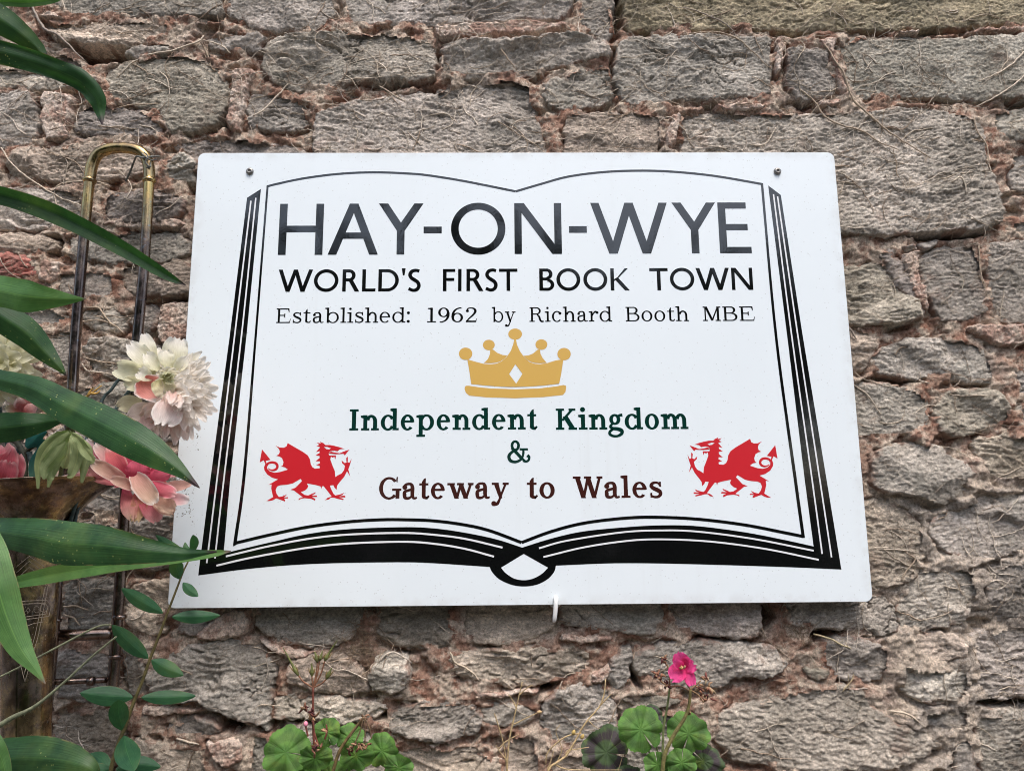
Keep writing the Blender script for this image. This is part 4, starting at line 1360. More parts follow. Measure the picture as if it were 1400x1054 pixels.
def serif(ch, s, h):
    """Bookman-like glyph; returns (glyph, advance)."""
    g = G()
    X = 72
    b = 6                                   # left bearing

    def slab(x0, x1, y):
        g.R(x0, y, x1, y + h)

    def flag(x, y, l=11):
        g.P((x - l, y - h * 1.15), (x + .5, y - h * 1.6), (x + .5, y), (x - l * .2, y - h * .1), (x - l, y - h * .25))

    def foot(x0, x1, y=0, e=8):
        g.R(x0 - e, y, x1 + e, y + h)
    o = 9 + b
    if ch in 'Iil1':
        if ch == 'I':
            g.R(o, 0, o + s * 1.05, 100); foot(o, o + s * 1.05, e=11); foot(o, o + s * 1.05, 100 - h, 11); return g, o + s + 9 + 11
        top = {'i': X, 'l': 104, '1': 100}[ch]
        if ch == '1':
            o += 8
        g.R(o, 0, o + s, top)
        flag(o, top, 13)
        foot(o, o + s, e=11 if ch != '1' else 16)
        if ch == 'i':
            g.dot(o + s / 2 - 1, 95, max(s * .62, 7.5))
        return g, o + s + 11 + (10 if ch == '1' else 3)
    if ch in 'nmhr':
        g.R(o, 0, o + s, 104 if ch == 'h' else X)
        flag(o, 104 if ch == 'h' else X, 12)
        foot(o, o + s, e=10)
        if ch == 'r':
            g.st([(o + s * .8, 40), (o + s + 6, 58), (o + s + 18, 68), (o + s + 28, 67)], [h, h * 1.3, h * 1.6, s * .7], 18)
            g.dot(o + s + 29, 62, s * .55 + 2)
            return g, o + s + 38
        reps = 2 if ch == 'm' else 1
        x = o
        span = 46 if ch != 'm' else 44
        for r_ in range(reps):
            xr = x + span
            cx = (x + s * .5 + xr + s) / 2
            rx = xr + s - cx
            g.ring(cx, X - 31, rx, 32.5, s, h * 1.25, 0, 165)
            g.R(xr, 0, xr + s, X - 30.8)
            foot(xr, xr + s, e=9)
            x = xr
        return g, x + s + 11
    if ch == 'o':
        g.ring(b + 33, 36, 33, 38, s, h); return g, b + 66 + 6
    if ch == 'e':
        g.ring(b + 32, 36, 32, 38, s, h, 2, 318); g.R(b + s * .6, 36, b + 64 - s * .2, 36 + h); return g, b + 64 + 6
    if ch == 'c':
        g.ring(b + 32, 36, 32, 38, s, h, 48, 318); g.dot(b + 51, 58, s * .6 + 2); return g, b + 60 + 6
    if ch in 'bdp':
        if ch == 'd':
            g.ring(b + 34, 36, 34, 38, s, h, 30, 330); x = b + 56
            g.R(x, 0, x + s, 104); flag(x, 104, 12); g.R(x + s, 0, x + s + 10, h); return g, x + s + 13
        g.ring(o + 36 - 0, 36, 36, 38, s, h, -150, 150)
        if ch == 'b':
            g.R(o, 0, o + s, 104); flag(o, 104, 12)
        else:
            g.R(o, -32, o + s, X); flag(o, X, 12); foot(o, o + s, -32, 11)
        return g, o + 72 + 6
    if ch == 'a':
        g.st([(b + 10, 55), (b + 17, 66), (b + 30, 69), (b + 42, 66), (b + 47, 52), (b + 47, 34), (b + 47, 18), (b + 52, 5), (b + 60, 3), (b + 68, 7)], [s * .9, h * 1.2, h * 1.1, s * .8, s, s, s * .95, s * .7, h, h * .8], 34)
        g.dot(b + 12, 54, s * .55 + 1.5)
        g.st([(b + 47, 44), (b + 30, 40), (b + 12, 33), (b + 6 + s * .3, 19), (b + 14, 6), (b + 28, 3), (b + 40, 9), (b + 48, 20)], [h, h * 1.2, s * .8, s, s * .85, h * 1.2, h, h], 30)
        return g, b + 72
    if ch == 's':
        g.st([(b + 46, 55), (b + 40, 66), (b + 26, 69.5), (b + 12, 64), (b + 8, 53), (b + 18, 43), (b + 34, 35), (b + 46, 26), (b + 47, 13), (b + 36, 4), (b + 22, 2.5), (b + 9, 8), (b + 5, 18)],
             [h * .6, h, h * 1.1, s * .75, s * .9, s, s * 1.1, s, s * .85, s * .7, h * 1.1, h, h * .6], 44)
        g.R(b + 43.5, 50, b + 43.5 + h * .8, 73); g.R(b + 3, 0, b + 3 + h * .8, 22)
        return g, b + 54 + 4
    if ch == 't':
        x = b + 12
        g.P((x, 16), (x + s, 16), (x + s, 96), (x + s * .5, 92), (x, 78)); g.R(b, X - h, b + 42, X)
        g.st([(x + s / 2, 20), (x + s / 2 + 1, 9), (x + s + 8, 3), (b + 38, 5), (b + 45, 14)], [s, s * .95, s * .6, h, h * .9], 20)
        return g, b + 48
    if ch == 'y':
        g.P((b + 9, X - h * .5), (b + 9 + s * 1.25, X - h * .5), (b + 42 + s * .35, 2), (b + 36, -6)); g.st([(b + 65, X - 2), (b + 47, 26), (b + 34, -8), (b + 25, -24), (b + 12, -28)], [h, h * 1.05, h * 1.1, h * 1.5, s * .8], 24)
        g.dot(b + 9, -24, s * .55 + 2); slab(b, b + 32, X - h); slab(b + 50, b + 78, X - h); return g, b + 78
    if ch in 'wW':
        H_ = X if ch == 'w' else 100
        k = 1.0 if ch == 'w' else 1.12
        x = [b + 8 + s * .6, b + 8 + s * .6 + 24 * k, b + 8 + s * .6 + 42 * k, b + 8 + s * .6 + 66 * k, b + 8 + s * .6 + 88 * k]
        g.ln(x[0], H_ - h * .5, x[1], 0, s * 1.15); g.ln(x[1], 0, x[2], H_ - h * .5, h * 1.25); g.ln(x[2], H_ - h * .5, x[3], 0, s * 1.15); g.ln(x[3], 0, x[4], H_ - h * .5, h * 1.25)
        slab(b - 1, x[0] + 15, H_ - h); slab(x[2] - 17, x[2] + 15, H_ - h); slab(x[4] - 13, x[4] + 13, H_ - h)
        return g, x[4] + 13
    if ch == 'g':
        g.ring(b + 28, 47, 26, 26, s * .9, h * 1.1); g.st([(b + 44, 62), (b + 54, 67), (b + 64, 68)], [h * 1.3, h * 1.3, h * 1.5], 10)
        g.st([(b + 16, 26), (b + 7, 15), (b + 16, 5), (b + 40, 2), (b + 58, -6), (b + 58, -20), (b + 40, -31), (b + 18, -31), (b + 3, -22), (b + 5, -9), (b + 18, 0)],
             [h, s * .7, s * .8, s * .9, s, s * .8, h * 1.2, h * 1.2, s * .7, s * .7, h], 46)
        return g, b + 68
    if ch == 'E':
        g.R(o, 0, o + s, 100); slab(b, o + s + 2, 0); slab(b, o + s + 2, 100 - h); g.R(o + s, 100 - h, o + 66, 100); g.R(o + s, 0, o + 70, h); g.R(o + s, 49, o + 44, 49 + h)
        g.R(o + 44 - h * .8, 37, o + 44, 65); g.P((o + 66 - h, 100 - h), (o + 67, 100), (o + 69, 72), (o + 66, 72)); g.P((o + 66, 0), (o + 72, 0), (o + 78, 29), (o + 75, 29)); return g, o + 82
    if ch == 'R':
        g.R(o, 0, o + s, 100); foot(o, o + s, e=10); slab(b, o + 34, 100 - h); g.ring(o + 34, 75, 28, 25, s, h, -90, 90); g.R(o + s, 50, o + 36, 50 + h)
        g.st([(o + 38, 50), (o + 50, 38), (o + 56, 18), (o + 64, 4), (o + 80, 3)], [h, s * .9, s, s * .9, h], 24); return g, o + 84
    if ch == 'B':
        g.R(o, 0, o + s, 100); slab(b, o + 40, 100 - h); slab(b, o + 42, 0); g.ring(o + 38, 76, 26, 24, s, h, -90, 90); g.R(o + s, 51, o + 40, 51 + h); g.ring(o + 42, 28, 32, 28, s, h, -90, 90); return g, o + 80
    if ch == 'M':
        g.R(o, 0, o + h * 1.1, 100); g.R(o + 82 - s, 0, o + 82, 100); g.ln(o + s * .6, 100, o + 42, 4, s * 1.1); g.ln(o + 42, 4, o + 82 - s * .5, 100, h * 1.2)
        foot(o, o + h, e=10); foot(o + 82 - s, o + 82, e=9); slab(b, o + 14, 100 - h); slab(o + 68, o + 91, 100 - h); return g, o + 96
    if ch == 'K':
        g.R(o, 0, o + s, 100); foot(o, o + s, e=10); foot(o, o + s, 100 - h, 10); g.ln(o + s, 42, o + 66, 100 - h * .5, h * 1.5); g.ln(o + 34, 62, o + 68, h * .5, s * 1.3)
        slab(o + 50, o + 82, 100 - h); slab(o + 48, o + 88, 0); return g, o + 92
    if ch == 'G':
        g.ring(b + 46, 50, 46, 52, s, h * 1.05, 40, 318); g.R(b + 76, 2, b + 76 + s, 46); slab(b + 60, b + 102, 46 - h + 2); g.P((b + 80, 78), (b + 84, 76), (b + 86, 102), (b + 80, 102), (b + 78, 92)); return g, b + 100
    if ch == '&':
        g.ring(b + 36, 76, 22, 25, s * .85, h * 1.1); g.st([(b + 48, 60), (b + 20, 46), (b + 6, 28), (b + 12, 8), (b + 34, 1), (b + 56, 8), (b + 70, 26), (b + 74, 50), (b + 68, 60)], [h, s * .8, s, s, h * 1.2, h * 1.2, s * .7, s * .7, h], 40)
        g.ln(b + 24, 62, b + 74, 8, s * 1.3); g.R(b + 56, 54, b + 96, 54 + h); g.st([(b + 72, 9), (b + 84, 3), (b + 97, 8), (b + 101, 22), (b + 92, 31)], [s * .9, s * .7, s * .7, s * .8, s], 20); return g, b + 104
    if ch == ':':
        g.dot(b + 9, 66, s * .6 + 2); g.dot(b + 9, 8, s * .6 + 2); return g, b + 22
    if ch == '9':
        g.ring(b + 28, 68, 28, 33, s, h, 0, 360); g.st([(b + 52, 66), (b + 50, 38), (b + 38, 14), (b + 18, 2), (b + 8, 3)], [s, s, s * .8, h * 1.1, h], 24); return g, b + 62
    if ch == '6':
        g.ring(b + 29, 32, 29, 33, s, h, 0, 360); g.st([(b + 5, 34), (b + 8, 62), (b + 20, 86), (b + 40, 98), (b + 50, 97)], [s, s, s * .8, h * 1.1, h], 24); return g, b + 64
    if ch == '2':
        g.st([(b + 7, 78), (b + 14, 94), (b + 30, 98), (b + 46, 90), (b + 50, 73), (b + 40, 52), (b + 22, 30), (b + 6, 8)], [h * 1.2, h * 1.1, h, s * .9, s, s * .9, h * 1.2, h], 36)
        g.R(b + 2, 0, b + 52, h * 1.5); g.P((b + 48, 0), (b + 54, 0), (b + 58, 24), (b + 55, 24)); g.dot(b + 10, 77, s * .5 + 1.5); return g, b + 62
    return g, 40


def place(ink, g, ox, oz, kx, kz):
    for it in g.items:
        if it[0] == 'p':
            ink.poly([(ox + x * kx, oz + y * kz) for x, y in it[1]])
        else:
            ink.strip([(ox + x * kx, oz + y * kz) for x, y in it[1]], [(ox + x * kx, oz + y * kz) for x, y in it[2]])


def X_(px, py):
    return at(px, py, SIGN_Y)[0]


def Z_(px, py):
    return at(px, py, SIGN_Y)[2]


def line_part(name, p):
    e = bpy.data.objects.new(name, None)
    e.empty_display_size = 0.03
    link(e, sign)
    e.location = Vector(tuple(p)) - sign.location
    return e


def sans_line(name, letters, base_l, base_r, top_l, top_r, stroke):
    """letters: (character, left px, right px, measured at 't'op or 'b'ottom)."""
    x0, x1 = letters[0][1], letters[-1][2]
    line = line_part(name, at((x0 + x1) / 2, base_l, SIGN_Y))
    for ch, l, r, where in letters:
        f = ((l + r) / 2 - x0) / (x1 - x0)
        yb, yt = base_l + (base_r - base_l) * f, top_l + (top_r - top_l) * f
        m = yt if where == 't' else (yb if where == 'b' else (yb + yt) / 2)
        xl, xr = X_(l, m), X_(r, m)
        zb, zt = Z_((l + r) / 2, yb), Z_((l + r) / 2, yt)
        k = (zt - zb) / 100.0
        w = (xr - xl) / k
        ink = Ink()
        place(ink, sans(ch, w, stroke if ch != "'" else w), xl, zb, k, k)
        ink.build("letter" if ch not in "-'" else "punctuation", M['black'], line)


sans_line("title_lettering", [('H', 379.8, 440.7, 'b'), ('A', 447.8, 516.6, 'b'), ('Y', 518.2, 579.1, 't'), ('-', 579.2, 604, 'm'), ('O', 616.6, 691, 'm'), ('N', 703.6, 768.4, 'b'),
                              ('-', 777.9, 802.3, 'm'), ('W', 806.8, 911.5, 't'), ('Y', 917.9, 977.4, 't'), ('E', 984.5, 1027.9, 'b')], 348.9, 346.3, 279, 277, 14.3)
sans_line("subtitle_lettering", [('W', 381.2, 428.1, 't'), ('O', 429.3, 462.8, 'm'), ('R', 467.7, 491.2, 'b'), ('L', 494.8, 513.3, 'b'), ('D', 517.3, 545.3, 'm'), ("'", 549.3, 554.7, 't'),
                                 ('S', 557.3, 575.4, 'm'), ('F', 605.7, 622.5, 't'), ('I', 626.3, 631, 'm'), ('R', 637.7, 661, 'b'), ('S', 662.8, 680.4, 'm'), ('T', 682.3, 707.4, 't'),
                                 ('B', 737.3, 757.7, 'm'), ('O', 760.7, 793.3, 'm'), ('O', 797.5, 830.3, 'm'), ('K', 835.1, 861.2, 'b'), ('T', 887.5, 912.6, 't'), ('O', 915.9, 949.2, 'm'),
                                 ('W', 950.6, 996.3, 't'), ('N', 1001, 1030, 'b')], 399.2, 396.5, 368.9, 366.2, 15.6)


def serif_line(name, words, base_l, base_r, cap_l, cap_r, xl, xr, s, h, mat):
    line = line_part(name, at((xl + xr) / 2, base_l, SIGN_Y))
    for text, l, r in words:
        glyphs = [serif(c, s, h) for c in text]
        xs, x = [], 0.0
        for g, adv in glyphs:
            xs.append(x)
            x += adv
        lo, hi = 1e9, -1e9
        for (g, adv), xo in zip(glyphs, xs):
            for it in g.items:
                for part in it[1:]:
                    for p in part:
                        lo, hi = min(lo, p[0] + xo), max(hi, p[0] + xo)
        f = ((l + r) / 2 - xl) / (xr - xl)
        yb = base_l + (base_r - base_l) * f
        cap = cap_l + (cap_r - cap_l) * f
        X0, X1 = X_(l, yb), X_(r, yb)
        zb, zt = Z_((l + r) / 2, yb), Z_((l + r) / 2, yb - cap)
        kz = (zt - zb) / 100.0
        kx = (X1 - X0) / (hi - lo)
        for (g, adv), xo in zip(glyphs, xs):
            ink = Ink()
            place(ink, g, X0 + (xo - lo) * kx, zb, kx, kz)
            ink.build("letter", mat, line)


serif_line("founding_lettering", [("Established:", 377.5, 560.3), ("1962", 583.9, 652), ("by", 672.5, 705), ("Richard", 723.9, 837), ("Booth", 855.8, 942), ("MBE", 961.3, 1032.5)],
           441.8, 438.6, 20, 19.6, 377, 1033, 12.5, 7.2, M['black'])
serif_line("kingdom_lettering", [("Independent", 477.5, 735.2), ("Kingdom", 760.2, 941.4)], 588.0, 586.6, 28.8, 28.8, 477, 941, 19, 10, M['green'])
serif_line("ampersand_lettering", [("&", 693.6, 725.4)], 631.6, 631.6, 29.6, 29.6, 690, 730, 15.5, 10, M['green'])
serif_line("gateway_lettering", [("Gateway", 518, 695.7), ("to", 720.5, 758.6), ("Wales", 783.6, 905.9)], 682.0, 680.1, 29.6, 29.6, 518, 906, 18, 10, M['brown'])

# ---- screws that hold the panel
for px, side in ((341.5, "left"), (1063, "right")):
    c = at(px, 234.5, SIGN_Y - 0.001)
    b = Bag()
    prof = [(0.0, 0.0052), (0.0006, 0.0056), (0.0016, 0.0054), (0.0028, 0.0044), (0.0034, 0.0030), (0.0034, 0.0021), (0.0016, 0.0019), (0.0016, 0.0001)]
    V, F = lathe_geo(prof, (c[0], SIGN_Y - 0.0001, c[2]), (0, -1, 0), 24)
    b.add(V, F)
    o = b.build("screw", M['steel'], sign)
    if side == "left":
        o['label'] = "dull steel screw at the top left corner of the sign"
    else:
        o['label'] = "dull steel screw at the top right corner of the sign"

# ---- white hook under the sign
c0 = at(759, 817, SIGN_Y - 0.004)
hook_path = [at(759, 822, -0.012), at(759.5, 818.2, SIGN_Y - 0.001), at(760, 817.5, SIGN_Y - 0.006), at(760, 824, SIGN_Y - 0.009), at(759, 838, SIGN_Y - 0.009), at(758, 847, SIGN_Y - 0.007), at(757.5, 849, SIGN_Y - 0.002)]
hk = thing("plastic_hook", "small white plastic hook poking out under the bottom edge of the sign", "hook", tuple(hook_path[1]))
tube_obj("hook_arm", catmull(hook_path, 24), [0.0022, 0.0030, 0.0032, 0.0031, 0.0028, 0.0020], M['hook'], hk, 10)
hb = Bag()
hb.add(*lathe_geo([(0, 0.009), (0.003, 0.009), (0.004, 0.007), (0.004, 0.0001)], hook_path[0] + np.array([0, 0.004, 0]), (0, -1, 0), 20))
hb.build("hook_plate", M['hook'], hk)

# ================================================================== DEAD IVY ROOTS ON THE WALL
def lay_on_wall(P, lift):
    """pixel path -> points lying on the wall surface"""
    W = np.array([at(x, y, WALL_Y) for x, y in P])
    n = max(8, int(np.sum(np.linalg.norm(np.diff(W, axis=0), axis=1)) / 0.004))
    W = catmull(W, n)
    k = 7
    h = surf(W[:, 0], W[:, 2])
    hp = np.pad(h, (k, k), mode='edge')
    hm = np.array([hp[i:i + 2 * k + 1].max() * 0.85 + hp[i:i + 2 * k + 1].mean() * 0.15 for i in range(n)])
    hs = np.convolve(np.pad(hm, (3, 3), mode='edge'), np.ones(7) / 7, mode='valid')
    wob = 0.0012 * pn(np.arange(n) * 0.35, np.full(n, W[0, 0] * 50), 8)
    W[:, 0] += wob
    W[:, 2] += 0.0012 * pn(np.arange(n) * 0.4, np.full(n, W[0, 2] * 60), 9)
    W[:, 1] = -(hs + lift)
    return W


PALE, TAN, GREYR = (0.58, 0.49, 0.39), (0.42, 0.33, 0.245), (0.32, 0.27, 0.23)
ROOTS = [
 ("thick grey dead root running down from the top left corner", 1.9, GREYR, [(38, 2), (44, 12), (55, 32), (63, 41), (80, 49), (95, 63), (112, 80)]),
 ("long tan dead tendril curving across the greenish block right of the torn leaf", 1.3, PALE, [(276, 47), (268, 57), (230, 70), (199, 73), (175, 84), (156, 102)]),
 ("short tendril curling right above the pale mortar strip, near the top left", 1.0, PALE, [(275, 52), (293, 57), (307, 64), (314, 71)]),
 ("forked wisp of root hanging at the top of the greenish block beside the pale mortar", 0.9, TAN, [(273, 54), (282, 75), (289, 93)]),
 ("thin hooked tendril on the face of the greenish block right of the torn leaf", 0.8, PALE, [(216, 96), (225, 104), (229, 118), (230, 128)]),
 ("thin tendril lying level across the lower part of the greenish block", 0.9, TAN, [(157, 145), (179, 141), (200, 141), (218, 140)]),
 ("straw coloured bare twig stuck on the small dark stone right of the pale mortar strip", 1.5, PALE, [(346, 159), (361, 150), (379, 129), (393, 114)]),
 ("long pale tendril crossing the stones behind the top of the brass slide", 1.1, PALE, [(3, 203), (21, 229), (46, 248), (75, 266), (107, 279), (143, 295)]),
 ("looping tendril that branches up towards the left tube of the brass slide", 0.9, PALE, [(76, 281), (71, 261), (82, 250), (118, 246), (146, 250)]),
 ("dark root between the two brass slide tubes, upper of the close pair", 1.3, TAN, [(117, 420), (134, 421), (143, 432), (149, 441)]),
 ("level tendril between the two brass slide tubes, lower of the close pair", 1.2, TAN, [(100, 439), (114, 439), (137, 438), (157, 446), (169, 455)]),
 ("tendril left of the white peony between the brass tubes, upper of two", 1.0, TAN, [(113, 487), (129, 493), (145, 495), (162, 497)]),
 ("tendril left of the white peony between the brass tubes, lower of two", 1.2, PALE, [(111, 497), (116, 505), (129, 508), (157, 511)]),
 ("pale tendril lying on the joint under the wide block left of top centre", 0.9, PALE, [(459, 112), (486, 109), (505, 108), (525, 106)]),
 ("short pale tendril on the upper edge of the wide block above the sign", 0.9, PALE, [(518, 116), (536, 127), (545, 133), (554, 137)]),
 ("small hooked twig on the stone above the centre of the sign", 0.9, TAN, [(685, 70), (696, 84), (707, 96)]),
 ("thin root running under the yellowish stone and down over the block right of top centre", 1.0, TAN, [(943, 45), (975, 42), (1007, 50), (1029, 68), (1055, 93)]),
 ("short root on the yellowish stone at the top of the wall", 1.0, GREYR, [(936, 7), (968, 18), (993, 30), (1007, 46)]),
 ("long winding root descending from the small dark stone onto the largest block", 1.5, TAN, [(1127, 61), (1139, 79), (1154, 102), (1164, 132), (1186, 154), (1211, 175), (1239, 195), (1273, 216)]),
 ("shorter winding root left of the long one on the largest block", 1.2, TAN, [(1096, 120), (1116, 136), (1129, 157), (1150, 171), (1179, 179), (1204, 195), (1229, 204)]),
 ("pale root entering from the right edge of the picture, higher of two", 1.3, PALE, [(1420, 55), (1400, 71), (1375, 95), (1337, 111)]),
 ("pale root entering from the right edge of the picture, lower of two", 1.3, PALE, [(1415, 80), (1400, 104), (1371, 127), (1334, 146)]),
 ("small pale curl of root just above the top edge of the sign at right", 1.0, PALE, [(1027, 196), (1043, 197), (1055, 186), (1063, 171)]),
 ("upright rootlet running down the face of the square stone at the right edge", 1.0, TAN, [(1340, 335), (1343, 373), (1349, 387), (1354, 410)]),
 ("stub of dark root by the right edge of the sign", 1.7, GREYR, [(1158, 444), (1165, 450), (1173, 463)]),
 ("thin straw coloured tendril on the stone at mid height right of the sign", 1.0, PALE, [(1168, 523), (1189, 539), (1200, 553), (1209, 567)]),
 ("white arching rootlet over the knobbly projecting stone below the sign", 1.2, (0.55, 0.48, 0.40), [(520, 903), (528, 894), (539, 890), (555, 898), (564, 906)]),
 ("pale bent twig on the brown stone below the sign, right of the knobbly stone", 1.3, (0.55, 0.46, 0.35), [(615, 892), (623, 905), (642, 916), (656, 931)]),
 ("straw coloured stalk under the lower right part of the sign", 1.2, (0.50, 0.42, 0.26), [(1113, 867), (1136, 874), (1162, 886)]),
 ("pale bent twig over the long greenish stone at lower right", 1.3, (0.52, 0.44, 0.34), [(1216, 972), (1239, 975), (1263, 992)]),
 ("tiny upright straw on the lower right stones", 0.9, (0.45, 0.36, 0.22), [(1154, 946), (1165, 933), (1170, 922)]),
 ("dark root behind the brass tubes below the big leaf, upper of two", 1.3, TAN, [(84, 829), (100, 829), (119, 834)]),
 ("dark root behind the brass tubes below the big leaf, lower of two", 1.3, TAN, [(84, 840), (98, 846), (107, 856)]),
 ("pale stub of twig beside the dark hole low on the left", 1.6, PALE, [(240, 1010), (255, 1015), (270, 1019)]),
 ("small forked pale root on the right part of the largest block", 1.1, PALE, [(1298, 252), (1309, 245), (1316, 256), (1317, 268)]),
 ("rootlet on the right end of the largest block, bent downward", 1.1, TAN, [(1332, 160), (1336, 180), (1348, 200), (1352, 230)]),
 ("faint tendril on the wide block at top centre, lying diagonally", 0.8, TAN, [(680, 165), (710, 182), (745, 205)]),
 ("vertical tendril over the joint at the right end of the round stone", 0.9, TAN, [(1240, 755), (1252, 765), (1240, 780), (1233, 795)]),
]
for label, r, col, P in ROOTS:
    W = lay_on_wall(P, r * 0.0008 + 0.0004)
    t = thing("dead_root", label, "dead root", tuple(W[0]), "dead ivy roots clinging to the wall")
    tube_obj("stem", W, [r * 0.0009, r * 0.0011, r * 0.00095, r * 0.0005], M['root'], t, 6, np.array(col))
    # side rootlets of this root
    b = Bag()
    for q in range(3 + len(W) // 6):
        i = RNG.integers(1, len(W) - 1)
        a = RNG.uniform(0, 2 * math.pi)
        L = RNG.uniform(0.004, 0.014)
        p = [W[i]]
        for s in range(1, 5):
            a += RNG.uniform(-0.6, 0.6)
            x, z = p[-1][0] + math.cos(a) * L / 4, p[-1][2] + math.sin(a) * L / 4
            p.append(np.array([x, -(float(surf(x, z)) + 0.0008), z]))
        b.tube(p, [r * 0.0004, r * 0.0002], 4, np.array(col) * RNG.uniform(0.7, 1.1), caps=False)
    b.build("rootlet", M['root'], t)

# fine root hairs and lint all over the stones
hb = Bag()
NH = 8000
u = RNG.uniform(size=(NH * 3, 2))
hx = FX0 + (FX1 - FX0) * u[:, 0]
hz = FZ0 + (FZ1 - FZ0) * u[:, 1]
okm = (pn(hx * 9, hz * 9, 61) + 0.35 * pn(hx * 30, hz * 30, 62) > RNG.uniform(-0.5, 0.45, NH * 3)) & ~((np.abs(hx) < 0.45) & (np.abs(hz) < 0.30))
cand = np.stack([hx[okm], hz[okm]], 1)[:NH]
# a tangle of fibres in the joint below the sign
nest = np.array([at(495 + RNG.normal() * 14, 877 + RNG.normal() * 16, WALL_Y)[[0, 2]] for _ in range(230)])
nest2 = np.array([at(1095 + RNG.normal() * 14, 868 + RNG.normal() * 5, WALL_Y)[[0, 2]] for _ in range(60)])
allc = np.vstack([cand, nest, nest2])
for q, (x, z) in enumerate(allc):
    n_ = 5
    a = RNG.uniform(0, 2 * math.pi)
    big = q >= len(cand)
    L = RNG.uniform(0.012, 0.03) if big else RNG.choice([0.006, 0.010, 0.018]) * RNG.uniform(0.6, 1.5)
    xs, zs = [x], [z]
    curl = RNG.uniform(-0.5, 0.5)
    for s in range(n_ - 1):
        a += curl + RNG.uniform(-0.35, 0.35)
        xs.append(xs[-1] + math.cos(a) * L / n_)
        zs.append(zs[-1] + math.sin(a) * L / n_)
    h = surf(xs, zs)
    h = np.maximum(h, h.mean()) + (RNG.uniform(0.0, 0.008) if big else 0.0004)
    P = np.stack([xs, -h, zs], 1)
    sh = RNG.uniform(0.55, 1.15)
    hb.tube(P, [0.00030 if not big else 0.00034, 0.00016], 3, np.array((0.46, 0.38, 0.30) if not big else (0.30, 0.22, 0.15)) * sh, caps=False)
# a web of thin dead stems among them, densest along the top, the upper left and the right edge
made = 0
while made < 1150:
    x, z = RNG.uniform(FX0, FX1), RNG.uniform(FZ0, FZ1)
    wgt = 0.28 + 0.75 * float(smooth(0.15, 0.42, z)) + 0.4 * float(smooth(0.45, 0.7, x)) + 0.3 * float(smooth(-0.45, -0.65, x))
    if (abs(x) < 0.46 and abs(z) < 0.31) or RNG.uniform() > wgt:
        continue
    made += 1
    a = RNG.choice([RNG.uniform(-0.6, 0.6), RNG.uniform(0, 2 * math.pi)]) + (math.pi if RNG.uniform() < .5 else 0)
    L = RNG.uniform(0.018, 0.075)
    n_ = max(7, int(L / 0.004))
    P = [(x, z)]
    curl = RNG.normal() * 0.05
    for s in range(n_):
        a += curl + RNG.normal() * 0.20
        P.append((P[-1][0] + math.cos(a) * L / n_, P[-1][1] + math.sin(a) * L / n_))
    P = np.array(P)
    h = surf(P[:, 0], P[:, 1])
    h = np.convolve(np.pad(h, (3, 3), mode='edge'), np.ones(7) / 7, mode='valid') * .5 + np.array([h[max(0, i - 3):i + 4].max() for i in range(len(h))]) * .5
    W = np.stack([P[:, 0], -h - 0.0009, P[:, 1]], 1)
    r_ = RNG.uniform(0.00035, 0.0009)
    c_ = np.array([(0.50, 0.42, 0.33), (0.34, 0.26, 0.19), (0.60, 0.52, 0.43)][RNG.integers(3)]) * RNG.uniform(.75, 1.1)
    hb.tube(W, [r_, r_, r_ * .5], 4, c_, caps=False)
    for q in range(RNG.integers(0, 4)):
        i = RNG.integers(1, len(W) - 1)
        b_ = a + RNG.choice([-1, 1]) * RNG.uniform(.5, 1.3)
        Q = [W[i]]
        for s in range(4):
            b_ += RNG.normal() * .3
            xx, zz = Q[-1][0] + math.cos(b_) * .0035, Q[-1][2] + math.sin(b_) * .0035
            Q.append(np.array([xx, -float(surf(xx, zz)) - .0004, zz]))
        hb.tube(Q, [r_ * .6, r_ * .3], 3, c_, caps=False)
ob = hb.build("root_hairs", M['root'])
tag(ob, "fine dry root hairs and lint clinging all over the rough stones", "root hairs", kind="stuff")

# ================================================================== BRASS INSTRUMENT HUNG ON THE WALL
tro = thing("brass_instrument", "tarnished brass trombone hung upright at the left, its bell used as a vase", "trombone", tuple(at(43, 1000, -0.14)))
YS = -0.055
slideL = [(88, 690), (97, 560), (104, 450), (113, 345), (121, 260), (123, 243)]
bend = [(126, 226), (134, 211), (148, 204.5), (165, 202.5), (184, 204.5), (197, 212), (203, 226)]
slideR = [(204, 243), (201, 300), (196, 375), (187, 470), (178, 590), (170, 700), (164, 800), (157, 900), (151, 965)]
r_t = 7.2 * mpp(YS)
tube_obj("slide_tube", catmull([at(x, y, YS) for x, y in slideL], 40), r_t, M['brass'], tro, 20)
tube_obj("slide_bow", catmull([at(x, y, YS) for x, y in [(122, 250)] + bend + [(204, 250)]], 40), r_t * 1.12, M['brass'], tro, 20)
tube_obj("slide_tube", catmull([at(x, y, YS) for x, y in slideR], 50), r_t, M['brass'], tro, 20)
for (x, y, dx, dy) in ((122.5, 247, -0.1, 1), (204, 247, -0.05, 1), (163, 843, -0.08, 1), (158, 897, -0.08, 1)):
    P = [at(x - dx * 3, y - 3, YS), at(x - dx, y - 1, YS), at(x + dx, y + 1, YS), at(x + dx * 3, y + 3, YS)]
    tube_obj("ferrule", P, [r_t * 1.12, r_t * 1.3, r_t * 1.3, r_t * 1.12], M['brass'], tro, 20)
# braces between the tubes
tube_obj("brace", catmull([at(68, 868, -0.085), at(100, 868, -0.08), at(152, 866, YS)], 16), 7.5 * mpp(-0.08), M['brass'], tro, 16)
tube_obj("brace", catmull([at(68, 932, -0.085), at(100, 931, -0.08), at(146, 929, YS)], 16), 4.0 * mpp(-0.08), M['brass'], tro, 16)
tube_obj("brace", [at(120, 931, -0.075), at(128, 931, -0.075)], 5.6 * mpp(-0.08), M['brass'], tro, 16)
